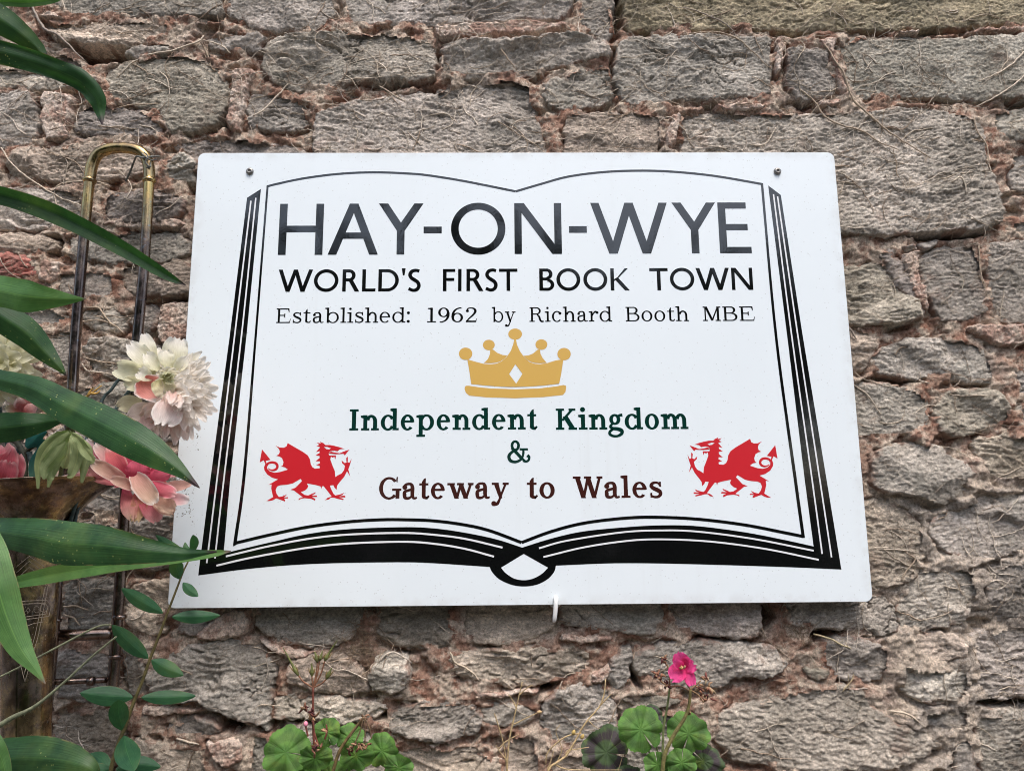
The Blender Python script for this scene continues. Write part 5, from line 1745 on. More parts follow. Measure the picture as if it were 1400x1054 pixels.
# back tube beside the bell stem
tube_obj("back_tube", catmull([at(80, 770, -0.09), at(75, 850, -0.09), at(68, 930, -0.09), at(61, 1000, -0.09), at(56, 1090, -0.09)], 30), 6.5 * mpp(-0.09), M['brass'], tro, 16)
for y0_, y1_ in ((846, 850), (968, 972), (990, 1006)):
    xx = 75 - (y0_ - 850) * 0.09
    tube_obj("ferrule", [at(xx, y0_, -0.09), at(xx - .3, y1_, -0.09)], 8.0 * mpp(-0.09), M['brass'], tro, 16)
# the bell, opening upwards; stem runs down out of the picture
YB = -0.155
top = at(43, 664, YB)
low = at(35, 1060, YB)
ax = (top - low)
LB = np.linalg.norm(ax)
ax = ax / LB
k = mpp(YB)
prof_px = [(-60, 27), (60, 28), (140, 30), (200, 32), (250, 34.5), (290, 38), (315, 42), (335, 48), (352, 56), (366, 68), (378, 82), (387, 95), (393, 104), (396, 109), (397.5, 110), (397.5, 108.5), (393, 100), (386, 90), (376, 77), (362, 61), (340, 47), (300, 38)]
prof = [(t * LB / 396.0, r * k) for t, r in prof_px]
bb = Bag()
bb.add(*lathe_geo(prof, low, ax, 96))
bell = bb.build("bell", M['bell'], tro)
# engraving on the bell stem: bright scratched lines
eng = mat_plain("bright engraved brass", (0.32, 0.26, 0.20), (0.44, 0.37, 0.30), 900, 0.5, 0.0001, 0.2)


def on_bell(px, py):
    """point on the front of the bell stem under a pixel"""
    Y = YB - 30 * k
    for _ in range(4):
        p = at(px, py, Y)
        tt = (p - low) @ ax
        r = np.interp(tt, [a for a, _ in prof[:14]], [b for _, b in prof[:14]])
        cax = low + ax * tt
        dx = p[0] - cax[0]
        Y = cax[1] - math.sqrt(max(r * r - dx * dx, (0.25 * r) ** 2)) - 0.0001
    return at(px, py, Y)


def engrave(P, w=0.00022, closed=False):
    if closed:
        P = list(P) + [P[0]]
    Q = []
    for a, b in zip(P[:-1], P[1:]):
        m_ = max(2, int(math.hypot(a[0] - b[0], a[1] - b[1]) / 5))
        for i in range(m_):
            Q.append((a[0] + (b[0] - a[0]) * i / m_, a[1] + (b[1] - a[1]) * i / m_))
    Q.append(P[-1])
    return [on_bell(*p) for p in Q]


eb = Bag()
for P in ([(22, 775), (40, 760), (60, 774)], [(22, 783), (40, 767), (62, 783)], [(22, 792), (40, 775), (66, 795)], [(20, 800), (40, 783), (68, 803)],
          [(24, 822), (64, 820), (70, 828), (67, 842), (28, 848)], [(26, 826), (62, 824), (65, 829), (63, 839), (28, 844)],
          [(66, 800), (52, 870), (34, 932)], [(62, 802), (48, 868), (33, 922)], [(34, 932), (26, 900), (24, 880)], [(33, 920), (44, 880), (36, 872)], [(48, 760), (56, 757), (60, 762)],
          [(30, 858), (46, 852), (58, 850)]):
    eb.tube(engrave(P), 0.00032, 4)
for cx_, cy_, r_ in ((60, 831, 5), (50, 833, 4)):
    eb.tube(engrave([(cx_ + r_ * math.cos(a), cy_ + r_ * 1.1 * math.sin(a)) for a in np.linspace(0, 2 * math.pi, 14)]), 0.00024, 4)
eb.tube(engrave([(36, 834), (38.5, 830.5), (41, 834), (38.5, 837.5), (36, 834)]), 0.00024, 4)
for q in range(60):
    px_, py_ = RNG.uniform(24, 64), RNG.uniform(765, 900)
    eb.tube([on_bell(px_, py_), on_bell(px_ + RNG.uniform(-1.5, 1.5), py_ + 1.5)], 0.0002, 3)
o = eb.build("engraving", eng, tro)
o['label'] = "worn pale engraved zigzags and flourishes on the brass stem"

# wire that ties the slide to the wall
wb = thing("tie_wire", "twisted grey wire holding the top of the brass slide to the wall", "wire", tuple(at(197, 218, YS)))
b = Bag()
b.tube(catmull([at(218, 214, -0.02), at(208, 214, YS - .004), at(196, 216, YS - .011), (at(187, 214, YS - 0.004)), at(183, 222, -0.04), at(178, 235, -0.03), at(172, 248, -0.02)], 30), 0.0014, 8)
b.tube(catmull([at(214, 218, -0.03), at(206, 219, YS - .010), at(196, 212, YS - .010), at(192, 208, -0.05), at(196, 204, -0.04), at(206, 226, YS - .009), at(198, 230, YS - .006)], 30), 0.0010, 6)
b.tube(catmull([at(197, 208, YS - .012), at(202, 214, YS - .013), at(199, 222, YS - .012), at(204, 228, YS - .010)], 16), 0.0012, 6)
b.build("wire_loop", M['wire'], wb)


# ================================================================== LEAVES AND FLOWERS
def sheet(path, hw, nu=26, nv=9, fold=0.0, cup=0.0, twist=0.0, ruffle=0.0, seed=0, off=(0.0,), colfun=None, up=None):
    """A leaf or petal: midline path (world points), half widths (m). fold: V-fold, cup: edges bent towards the viewer (+) or away (-)."""
    C = catmull(path, nu)
    W = np.interp(np.linspace(0, 1, nu), np.linspace(0, 1, len(hw)), hw)
    W = W * (1 + 0.05 * pn(np.linspace(0, 9, nu) + seed, np.full(nu, seed * 2.3), 12))
    # smooth the width profile a little
    Wp = np.convolve(np.pad(W, (2, 2), mode='edge'), np.ones(5) / 5, mode='valid')
    Wp[0], Wp[-1] = W[0], W[-1]
    W = Wp
    T = np.gradient(C, axis=0)
    T /= np.linalg.norm(T, axis=1)[:, None] + 1e-12
    view = C - CL
    view /= np.linalg.norm(view, axis=1)[:, None]
    S = np.cross(T, view)
    S /= np.linalg.norm(S, axis=1)[:, None] + 1e-12
    Nn = np.cross(S, T)                        # roughly towards or away from the viewer
    sgn = np.sign((Nn * -view).sum(1))[:, None]
    Nn = Nn * sgn                              # towards the viewer
    tw = np.interp(np.linspace(0, 1, nu), np.linspace(0, 1, len(np.atleast_1d(twist))), np.atleast_1d(twist))
    ct, stt = np.cos(tw)[:, None], np.sin(tw)[:, None]
    S2 = S * ct + Nn * stt
    N2 = Nn * ct - S * stt
    vs = np.linspace(-1, 1, nv)
    V = np.zeros((nu, nv, 3))
    UV = np.zeros((nu, nv, 2))
    for j, v in enumerate(vs):
        rf = ruffle * abs(v) ** 2 * pn(np.linspace(0, 5, nu) + seed * 3.1, np.full(nu, v * 1.3 + seed), seed)
        h = fold * abs(v) + cup * v * v
        V[:, j] = C + S2 * (W * v)[:, None] + N2 * (W * h + W * rf)[:, None]
        UV[:, j, 0] = np.linspace(0, 1, nu)
        UV[:, j, 1] = (v + 1) / 2
    idx = np.arange(nu * nv).reshape(nu, nv)
    F = np.stack([idx[:-1, :-1].ravel(), idx[:-1, 1:].ravel(), idx[1:, 1:].ravel(), idx[1:, :-1].ravel()], 1)
    col = colfun(UV.reshape(-1, 2)) if colfun else None
    return V.reshape(-1, 3), F, UV.reshape(-1, 2), col


def leaf_px(name, P, hw, Y, mat, parent, **kw):
    """P: (px, py) or (px, py, Y)"""
    path = [at(p[0], p[1], p[2] if len(p) > 2 else Y) for p in P]
    V, F, UV, _ = sheet(path, np.array(hw) * mpp(Y), **kw)
    return mesh_obj(name, V, F, mat, parent, uv=UV)


# ---- big lily at the left: one plant, stem outside the picture
YL = -0.30
lily = thing("lily_plant", "tall plant with long dark green pointed leaves reaching in from the left edge", "plant", tuple(at(-130, 1300, YL)))
tube_obj("stem", catmull([at(-150, 1500, YL), at(-130, 1100, YL), at(-110, 700, YL), at(-105, 300, YL), at(-100, -60, YL)], 50), [0.011, 0.0095, 0.008, 0.006, 0.004], M['stem'], lily, 14, np.array((0.05, 0.11, 0.035)))
LILY = [
 # path, half widths, options, material, label
 ([(-105, -30, -.30), (-50, -6, -.29), (0, 27, -.28), (30, 48, -.27), (50, 66, -.26), (60, 78, -.255)], [4, 18, 21, 16, 11, 6], dict(fold=-.35, ruffle=.1, seed=1), 'lily', None),
 ([(-105, 60, -.30), (-50, 62, -.29), (0, 72, -.28), (45, 84, -.27), (82, 98, -.26), (110, 112, -.25), (130, 134, -.245), (136, 152, -.24), (140, 171, -.24)], [4, 16, 17, 16, 15, 16, 14, 8, 0.5], dict(fold=-.3, ruffle=.5, seed=9, twist=[0, 0, 0, .2, .6, .3, 0]), 'lily', "leaf with a torn and curled purple tip"),
 ([(-105, 290, -.30), (-40, 262, -.30), (0, 266, -.29), (60, 285, -.28), (120, 313, -.27), (180, 346, -.26), (230, 377, -.25), (254, 390, -.25)], [4, 11, 13, 14.5, 13, 11, 7, .5], dict(fold=.5, twist=.25, seed=2), 'lily', None),
 ([(-105, 420, -.30), (-40, 395, -.33), (0, 398, -.35), (35, 405, -.36), (70, 408, -.36), (98, 409, -.36), (118, 409, -.36)], [4, 20, 23, 23, 14, 6, .5], dict(fold=-.25, ruffle=.15, seed=3), 'lily_light', "paler fresh green leaf with a withered tip"),
 ([(-105, 380, -.30), (-40, 405, -.29), (0, 432, -.28), (34, 454, -.27), (60, 480, -.26), (80, 501, -.255), (91, 514, -.25)], [4, 20, 20, 21, 14, 6, .5], dict(fold=-.35, seed=4), 'lily', None),
 ([(-105, 520, -.30), (-40, 510, -.31), (0, 519, -.32), (45, 531, -.33), (90, 555, -.34), (135, 577, -.35), (178, 600, -.36), (212, 620, -.36), (244, 642, -.36), (273, 667, -.36)], [4, 13, 13.5, 18, 23, 24.5, 24, 19, 9, .5], dict(fold=-.3, ruffle=.12, seed=5), 'lily', None),
 ([(-105, 600, -.28), (-40, 588, -.27), (0, 585, -.26), (30, 582, -.26), (62, 577, -.25), (92, 573, -.25)], [4, 20, 21, 19, 12, 1], dict(fold=-.3, seed=6), 'lily', None),
 ([(-105, 730, -.30), (-40, 722, -.34), (0, 727, -.37), (50, 734, -.39), (90, 742, -.40), (143, 746, -.41), (200, 753, -.41), (245, 757, -.40), (272, 756, -.40), (297, 754, -.40)], [4, 18, 19, 26, 29, 25, 16, 8.5, 4.5, .5], dict(fold=-.25, ruffle=.18, seed=7), 'lily', None),
 ([(-105, 860, -.26), (-30, 820, -.28), (15, 799, -.29), (60, 788, -.30), (110, 779, -.31), (170, 770, -.32), (235, 763, -.33), (290, 757, -.34), (316, 753, -.34)], [4, 6, 7, 11, 11, 10, 8, 5, .5], dict(fold=.2, twist=-.2, seed=8), 'lily_light', "narrow leaf whose green tip crosses the black corner of the sign"),
 ([(-105, 640, -.33), (-50, 690, -.40), (-18, 745, -.43), (-5, 795, -.44), (8, 840, -.44), (27, 884, -.44), (45, 910, -.44), (62, 934, -.44)], [4, 16, 20, 23, 21, 14, 7, .5], dict(fold=-.25, seed=10), 'lily_light', "lighter leaf hanging downward with a purple tip"),
 ([(-105, 1060, -.30), (-40, 1038, -.31), (10, 1036, -.32), (60, 1036, -.33), (100, 1042, -.34), (125, 1052, -.34), (137, 1068, -.33)], [4, 22, 25, 26, 18, 10, .5], dict(fold=-.3, ruffle=.15, seed=11), 'lily', None),
 ([(-105, 960, -.30), (-50, 985, -.36), (-12, 1010, -.38), (3, 1040, -.38), (12, 1080, -.38)], [4, 10, 10, 9, 5], dict(fold=-.3, seed=12), 'lily_light', None),
 ([(-105, 30, -.30), (-50, 8, -.22), (0, 3, -.20), (40, 4, -.19), (75, -1, -.18), (100, -14, -.18)], [4, 6, 6.5, 6, 5, 1], dict(fold=.3, seed=13), 'lily_light', None),
]
for P, hw, kw, m, lab in LILY:
    o = leaf_px("leaf", P, hw, P[3][2], M[m], lily, nu=44, nv=13, **kw)
    if lab:
        o['label'] = lab

# ---- glossy oval-leaved sprig
YP = -0.20
sprig = thing("shrub_sprig", "slender sprig with glossy oval leaf pairs rising past the sign's lower left corner", "shrub", tuple(at(140, 1120, YP)))
stemP = [(135, 1130), (151, 1054), (161, 1018), (172, 991), (182, 962), (195.6, 928), (205, 901), (219, 865), (230, 835), (243, 801), (251, 780), (258.6, 764), (263, 748)]
tube_obj("stem", catmull([at(x, y, YP) for x, y in stemP], 60), [0.0024, 0.0021, 0.0017, 0.0012, 0.0007], M['stem'], sprig, 10, np.array((0.11, 0.09, 0.035)))
SPR = [((223, 838), (166, 804), 10, -.03), ((235, 843), (301, 841), 8.5, .02), ((203, 900), (153, 854), 12, -.03), ((207, 902), (251, 923), 11, .01), ((182, 953), (109, 947), 12, -.02),
       ((193, 953), (268, 951), 10.5, .02), ((169, 999), (162, 956), 13, -.03), ((169, 1005), (184, 1053), 14.5, -.05), ((158, 1052), (220, 1048), 13, .02), ((148, 1054), (122, 1030), 10, .02),
       ((247, 792), (241, 764), 9, -.02), ((250, 796), (271, 815), 7.5, -.01), ((258, 764), (213, 731), 8, .03), ((261, 757), (264, 731), 5.5, -.02), ((261, 757), (253, 741), 4, .01), ((152, 1050), (100, 1075), 13, -.03)]
for i, (a, b_, w, dy) in enumerate(SPR):
    w *= (0.86, 0.95, 0.80)[i % 3]
    n_ = np.array([b_[1] - a[1], a[0] - b_[0]], float)
    n_ /= np.linalg.norm(n_)
    s_ = (-1) ** i * 3
    mid = ((a[0] + b_[0]) / 2 + n_[0] * s_, (a[1] + b_[1]) / 2 + n_[1] * s_ - 2)
    leaf_px("leaf", [(a[0], a[1], YP), (mid[0], mid[1], YP + dy * .5), (b_[0], b_[1], YP + dy)], [w * 1.05 * math.sin(math.pi * (q / 16) ** .92) ** .72 + .2 for q in range(17)], YP, M['privet'], sprig, nu=20, nv=9, fold=-.28, seed=i)

# ---- two rough green runners crossing in front of the brass
for P, r0, r1, Y, lab, fuzz in (([(-30, 940), (0, 925), (34, 908), (79, 884), (132, 857), (152, 854)], 1.8, 1.4, -0.24, "thin green runner slanting across the brass stem, the upper and finer of two", 0),
                                ([(-30, 1010), (0, 991), (18, 980), (48, 965), (87, 933), (127, 896), (159, 870)], 5.0, 1.6, -0.27, "thicker hairy green runner slanting up across the brass stem, the lower of two", 1)):
    W = catmull([at(x, y, Y) for x, y in P], 60)
    t = thing("plant_runner", lab, "plant stem", tuple(W[0]))
    tube_obj("stem", W, [r0 * .8 * mpp(Y), r0 * .6 * mpp(Y), r1 * mpp(Y), r1 * .7 * mpp(Y)], M['stem'], t, 8, np.array((0.20, 0.21, 0.13)))
    b = Bag()
    for q in range(260 if fuzz else 60):
        i = RNG.integers(0, 59)
        d = RNG.normal(size=3)
        d /= np.linalg.norm(d)
        L = RNG.uniform(.001, .004) * (1.2 - i / 70)
        b.tube([W[i], W[i] + d * L * .6, W[i] + d * L + np.array([0.0006, 0, -0.0006])], [0.0003, 0.0001], 3, np.array((0.20, 0.23, 0.13)), caps=False)
    b.build("stem_hair", M['stem'], t)


def petal_cols(base, tip, edge=None, p=1.3):
    base, tip = np.array(base), np.array(tip)

    def f(UV):
        t = np.clip(UV[:, 0], 0, 1)[:, None] ** p
        c = base * (1 - t) + tip * t
        if edge is not None:
            e = np.clip((np.maximum(np.abs(UV[:, 1:2] * 2 - 1), t) - 0.80) / 0.18, 0, 1)
            c = c * (1 - e) + np.array(edge) * e
        return c
    return f


def petal(parent, a, b_, w, cols, cup=0.35, ruffle=0.25, seed=0, shape='round', nu=15, nv=11, bulge=0.0, twist=0.0, label=None):
    """a, b_: world points of base and tip; w: half width (m)."""
    a, b_ = np.array(a, float), np.array(b_, float)
    mid = (a + b_) / 2
    toview = CL - mid
    toview /= np.linalg.norm(toview)
    mid = mid + toview * bulge * np.linalg.norm(b_ - a)
    prof = {'round': [.22, .5, .76, .94, 1.0, .95, .74, .30], 'narrow': [.3, .6, .85, 1, .95, .75, .5, .12], 'wide': [.45, .75, .95, 1.0, 1.0, .97, .85, .5]}[shape]
    V, F, UV, C_ = sheet([a, mid, b_], np.array(prof) * w, nu, nv, cup=cup, ruffle=ruffle, seed=seed, colfun=cols, twist=twist)
    # nicked, wavy outer edge
    T = (b_ - a) / (np.linalg.norm(b_ - a) + 1e-9)
    end = np.clip((UV[:, 0] - 0.72) / 0.28, 0, 1) ** 2
    vv = UV[:, 1] * 2 - 1
    toc = (CL - mid) / np.linalg.norm(CL - mid)
    wave = w * (0.13 * end * np.sin(vv * (4 + seed % 5) + seed) + 0.05 * pn(vv * 5 + seed, UV[:, 0] * 3, 7) * UV[:, 0])
    V = V + toc * wave[:, None]
    V = V + T * (end * (0.22 * w * pn(UV[:, 1] * 6 + seed, np.full(len(UV), seed * 1.7), 4) * 2))[:, None]
    o = mesh_obj("petal", V, F, M['petal'], parent, uv=UV, col=C_)
    if label:
        o['label'] = label
    return o


WHITE, CREAM, BLUSH = (0.94, 0.91, 0.86), (0.80, 0.79, 0.54), (0.92, 0.70, 0.63)
rp = np.random.default_rng(31)


def at_crop(P, ox, oy, s, Y):
    return at(ox + P[0] / s, oy + P[1] / s, Y)


# ---- white peony in front of the sign's left edge
YW = -0.165
wp = thing("peony", "large white silk peony with a pink lower lip, overlapping the sign's left edge", "flower", tuple(at(228, 540, YW)))
cw = lambda p, d=0.0: at_crop(p, 140, 440, 5.55, YW + d)
pxm = mpp(YW) / 5.55
core_c = (540, 520)
# dome of many small frilled petals on the right and below
for ring_i, (rr0, rr1, n_, dep) in enumerate(((150, 335, 20, .022), (120, 305, 19, .015), (95, 265, 18, .008), (70, 225, 16, .000), (45, 185, 14, -.008), (25, 150, 12, -.016), (10, 110, 9, -.024))):
    for j in range(n_):
        ang = math.radians(62 - 212 * (j + rp.uniform(.1, .9)) / n_)          # up-right round to lower left
        ca, sa = math.cos(ang), -math.sin(ang)
        lower = max(0.0, sa)
        ext = rr1 * rp.uniform(.88, 1.08) * (1.04 if sa > .2 else 1.0)
        a_ = (core_c[0] + ca * rr0, core_c[1] + sa * rr0)
        b_ = (core_c[0] + ca * ext + rp.uniform(-18, 18), core_c[1] + sa * ext * 1.12 + rp.uniform(-10, 10))
        pink = lower * rp.uniform(0.2, 1.0) * (1.0 if ca < .35 else .35)
        tip = np.array(WHITE) * (1 - pink * .5) + np.array(BLUSH) * pink * .5
        base = np.array((0.86, 0.80, 0.70)) * (1 - pink * .8) + np.array((0.82, 0.52, 0.48)) * pink * .8
        petal(wp, cw(a_, dep + .004), cw(b_, dep - .024 * lower + rp.uniform(-.008, .006)), rp.uniform(28, 48) * pxm, petal_cols(base, tip), cup=rp.uniform(.2, .8), ruffle=.8, seed=int(rp.integers(1, 900)), bulge=rp.uniform(.05, .18), nu=12, nv=9, twist=rp.uniform(-.35, .35))
for j in range(11):
    ang = math.radians(20 + 17 * j)
    L = rp.uniform(175, 235)
    petal(wp, cw((490 + 30 * math.cos(ang), 400), .024), cw((490 + L * 1.25 * math.cos(ang), 405 - L * .92 * math.sin(ang)), .022), rp.uniform(48, 66) * pxm, petal_cols(CREAM, WHITE), cup=.35, ruffle=.35, seed=600 + j, bulge=.1)
for j in range(12):
    ang = 2 * math.pi * j / 12
    petal(wp, cw((500, 420), .0), cw((500 + 105 * math.cos(ang), 425 + 85 * math.sin(ang)), -.010), 34 * pxm, petal_cols((0.60, 0.58, 0.30), WHITE), cup=.6, ruffle=.4, seed=640 + j, bulge=.15)
HW = [((400, 345), (318, 92), 58, CREAM, WHITE, .012, .5, 'round'), ((400, 365), (212, 165), 78, CREAM, WHITE, .002, .4, 'round'), ((330, 400), (100, 350), 80, CREAM, (0.80, 0.80, 0.62), -.002, .45, 'wide'),
      ((520, 350), (575, 128), 95, CREAM, WHITE, .012, .35, 'wide'), ((560, 370), (755, 225), 42, CREAM, WHITE, .010, .4, 'narrow'), ((560, 378), (745, 290), 30, WHITE, WHITE, .002, .4, 'narrow'), ((455, 345), (415, 195), 40, WHITE, WHITE, .016, .4, 'round'),
      ((430, 370), (330, 245), 60, CREAM, WHITE, -.010, .5, 'round'), ((500, 360), (480, 215), 62, CREAM, WHITE, -.006, .4, 'round'), ((540, 385), (640, 270), 48, CREAM, WHITE, -.006, .4, 'round'),
      ((360, 500), (165, 455), 58, (0.70, 0.68, 0.42), (0.80, 0.78, 0.62), -.006, .5, 'round'), ((380, 440), (280, 375), 58, CREAM, WHITE, -.020, .6, 'round'),
      ((430, 440), (500, 560), 80, (0.66, 0.66, 0.36), (0.82, 0.80, 0.66), -.028, .7, 'wide')]
for i, (a_, b_, w, c0_, c1_, d, cup, shp) in enumerate(HW):
    petal(wp, cw(a_, d), cw(b_, d + .004), w * pxm, petal_cols(c0_, c1_), cup=cup, ruffle=.55, seed=50 + i, shape=shp, bulge=.08)
petal(wp, cw((300, 440), -.020), cw((440, 585), -.026), 110 * pxm, petal_cols((0.62, 0.20, 0.17), (0.80, 0.40, 0.36), WHITE), cup=.75, ruffle=.25, seed=81, shape='wide', bulge=-.15, label="cupped petal with a coral pink inside and a white rim")
petal(wp, cw((560, 560), -.018), cw((455, 775), -.052), 108 * pxm, petal_cols((0.80, 0.62, 0.58), (0.80, 0.74, 0.70), WHITE), cup=-.35, ruffle=.22, seed=82, shape='wide', bulge=.12, label="broad pale pink petal folded down at the front")
petal(wp, cw((400, 640), .01), cw((190, 720), -.012), 75 * pxm, petal_cols((0.74, 0.66, 0.56), (0.78, 0.70, 0.66)), cup=.3, ruffle=.3, seed=83)
petal(wp, cw((300, 600), .015), cw((110, 640), .0), 70 * pxm, petal_cols((0.62, 0.58, 0.36), (0.70, 0.68, 0.50)), cup=.3, ruffle=.3, seed=84)
petal(wp, cw((380, 700), .0), cw((300, 830), -.02), 60 * pxm, petal_cols((0.72, 0.50, 0.46), (0.78, 0.66, 0.62)), cup=.3, ruffle=.3, seed=85)
for j in range(16):                                     # small curled petals in the eye of the flower
    ang = rp.uniform(0, 2 * math.pi)
    r_ = rp.uniform(20, 75)
    a_ = (480 + .2 * r_ * math.cos(ang), 425 + .2 * r_ * math.sin(ang))
    b_ = (480 + r_ * 1.35 * math.cos(ang), 425 + r_ * .75 * math.sin(ang))
    petal(wp, cw(a_, -.018), cw(b_, -.036 + rp.uniform(0, .008)), rp.uniform(16, 28) * pxm, petal_cols((0.50, 0.50, 0.22), (0.80, 0.79, 0.62)), cup=.8, ruffle=.6, seed=int(rp.integers(1, 900)), nu=9, nv=7, bulge=.2, twist=rp.uniform(-.8, .8))
TEALSTEM = np.array((0.045, 0.07, 0.07))
tube_obj("stem", catmull([at(92, 760, YB), at(110, 680, -0.15), at(135, 596, -0.14), at(160, 558, -0.13), at(180, 532, -0.13), at(200, 530, YW + .03)], 30), 0.0024, M['stem'], wp, 8, TEALSTEM)
tube_obj("stem", catmull([at(80, 760, YB), at(105, 640, -0.14), at(137, 553, -0.12), at(152, 533, -0.12), at(166, 517, -0.12), at(190, 515, YW + .03)], 30), 0.0020, M['stem'], wp, 8, TEALSTEM)

# ---- pink peony drooping over the rim of the bell
YK = -0.215
pp = thing("peony", "deep pink silk peony with beige outer petals drooping over the brass bell", "flower", tuple(at(185, 655, YK)))
ck = lambda p, d=0.0: at_crop(p, 60, 580, 6.364, YK + d)
pk = mpp(YK) / 6.364
HOT, ROSE, CORAL, BEIGE, SALM = (0.62, 0.085, 0.15), (0.72, 0.25, 0.28), (0.70, 0.20, 0.18), (0.66, 0.47, 0.36), (0.68, 0.38, 0.32)
PK = [((800, 480), (450, 470), 60, HOT, (0.62, 0.25, 0.25), None, .030, .3, 'wide', 0), ((860, 560), (800, 842), 66, (0.50, 0.07, 0.10), (0.74, 0.58, 0.34), None, .020, .35, 'wide', .1), ((700, 540), (770, 830), 70, HOT, (0.74, 0.50, 0.40), None, .016, -.3, 'round', .1),
      ((880, 600), (990, 845), 85, HOT, (0.70, 0.36, 0.36), None, .018, .3, 'wide', .1), ((960, 620), (1125, 775), 75, SALM, (0.70, 0.50, 0.38), None, .010, .3, 'wide', .1), ((1000, 560), (1282, 515), 50, SALM, (0.72, 0.46, 0.38), None, .012, .3, 'round', .1),
      ((1010, 640), (1262, 660), 56, ROSE, (0.82, 0.68, 0.68), (0.84, 0.78, 0.78), -.004, .4, 'wide', .1), ((690, 440), (450, 172), 58, ROSE, (0.72, 0.50, 0.45), (0.80, 0.68, 0.64), .000, .45, 'wide', .1), ((720, 480), (560, 205), 80, HOT, CORAL, (0.76, 0.45, 0.42), -.010, .3, 'round', .15),
      ((880, 440), (700, 250), 60, (0.35, 0.03, 0.06), HOT, None, .010, .4, 'round', 0), ((800, 520), (830, 318), 98, HOT, (0.70, 0.15, 0.22), None, -.020, -.35, 'wide', .18), ((880, 480), (1095, 420), 62, HOT, (0.66, 0.16, 0.22), None, -.016, -.3, 'wide', .1),
      ((900, 440), (1060, 370), 45, (0.40, 0.03, 0.07), HOT, None, .002, .3, 'round', 0), ((940, 420), (1160, 450), 30, HOT, (0.72, 0.4, 0.4), None, .004, .3, 'narrow', 0), ((900, 520), (1145, 610), 62, HOT, ROSE, (0.78, 0.5, 0.5), -.020, -.3, 'wide', .12),
      ((720, 500), (425, 335), 60, SALM, BEIGE, (0.78, 0.62, 0.54), -.022, .4, 'wide', .12), ((830, 560), (590, 470), 46, SALM, BEIGE, (0.74, 0.52, 0.46), -.030, .5, 'wide', .12), ((790, 450), (975, 690), 78, SALM, (0.66, 0.50, 0.36), (0.84, 0.76, 0.70), -.034, .55, 'wide', .15),
      ((980, 640), (1130, 745), 70, BEIGE, (0.66, 0.48, 0.36), None, -.012, .3, 'wide', .1), ((470, 440), (105, 500), 52, ROSE, (0.74, 0.52, 0.50), (0.8, 0.7, 0.68), .030, .3, 'wide', .1), ((480, 300), (372, 130), 30, HOT, (0.82, 0.76, 0.76), None, .010, .3, 'round', .1),
      ((560, 420), (380, 400), 60, (0.32, 0.04, 0.06), (0.55, 0.3, 0.28), None, .024, .3, 'wide', 0)]
for i, (a_, b_, w, c0_, c1_, e_, d, cup, shp, bul) in enumerate(PK):
    petal(pp, ck(a_, d + .010), ck(b_, d - .012 * max(0.0, (b_[1] - a_[1]) / 200)), w * pk, petal_cols(c0_, c1_, e_), cup=cup, ruffle=.55, seed=150 + i, shape=shp, bulge=bul)
for j in range(26):
    ang = rp.uniform(-0.5, 3.6)
    r0_, r1_ = rp.uniform(10, 90), rp.uniform(110, 200)
    a_ = (850 + r0_ * math.cos(ang), 500 - r0_ * .6 * math.sin(ang))
    b_ = (850 + r1_ * 1.25 * math.cos(ang), 500 - r1_ * .75 * math.sin(ang))
    petal(pp, ck(a_, .004), ck(b_, .012 + rp.uniform(-.006, .008)), rp.uniform(26, 44) * pk, petal_cols(HOT, (ROSE, CORAL, HOT)[j % 3]), cup=rp.uniform(.2, .8), ruffle=.8, seed=700 + j, nu=10, nv=9, bulge=.1, twist=rp.uniform(-.5, .5))
tube_obj("stem", catmull([at(90, 760, YB), at(100, 700, -0.16), at(125, 650, -0.17), at(160, 640, -0.17), at(180, 648, YK + .03)], 24), 0.0022, M['stem'], pp, 8, TEALSTEM)

# ---- cream peony at the left edge, mostly behind the long leaves
YC = -0.20
cp = thing("peony", "cream silk peony cut off by the left edge, seen between the long green leaves", "flower", tuple(at(-5, 495, YC)))
pc = mpp(YC)
for ring_i, (rr1, n_, dep) in enumerate(((76, 15, .03), (62, 14, .018), (48, 12, .006), (34, 10, -.006), (20, 8, -.016))):
    for j in range(n_):
        ang = 2 * math.pi * (j + rp.uniform(0, .8)) / n_
        ext = rr1 * rp.uniform(.88, 1.1)
        a_ = at(-6 + ext * .25 * math.cos(ang), 496 + ext * .25 * math.sin(ang), YC + dep)
        b_ = at(-6 + ext * math.cos(ang), 496 + ext * .92 * math.sin(ang), YC + dep - .004)
        petal(cp, a_, b_, rp.uniform(9, 14) * pc, petal_cols((0.62, 0.60, 0.34), (0.78, 0.77, 0.62)), cup=.5, ruffle=.4, seed=int(rp.integers(1, 900)), nu=10, nv=7, bulge=.15, twist=rp.uniform(-.3, .3))
tube_obj("stem", catmull([at(20, 760, YB), at(15, 640, -0.16), at(0, 560, -0.17), at(-5, 510, YC + .03)], 24), 0.0022, M['stem'], cp, 8, TEALSTEM)

# ---- small pink and white bloom showing between the two middle leaves
sp_ = thing("silk_bloom", "small white and pink silk bloom peeping out under the longest dark leaf", "flower", tuple(at(30, 552, -0.19)))
for j, (a_, b_, w, c1_) in enumerate((((30, 565), (14, 542), 9, WHITE), ((32, 565), (34, 540), 10, (0.74, 0.42, 0.42)), ((34, 566), (50, 552), 8, (0.76, 0.52, 0.50)), ((28, 566), (8, 556), 8, (0.6, 0.58, 0.4)), ((30, 560), (24, 544), 8, (0.8, 0.7, 0.68)))):
    petal(sp_, at(*a_, -.18), at(*b_, -.19 - j * .002), w * pc, petal_cols((0.6, 0.2, 0.2), c1_), cup=.4, ruffle=.3, seed=300 + j)
tube_obj("stem", catmull([at(25, 760, YB), at(24, 640, -0.16), at(28, 570, -0.18)], 16), 0.002, M['stem'], sp_, 8, TEALSTEM)

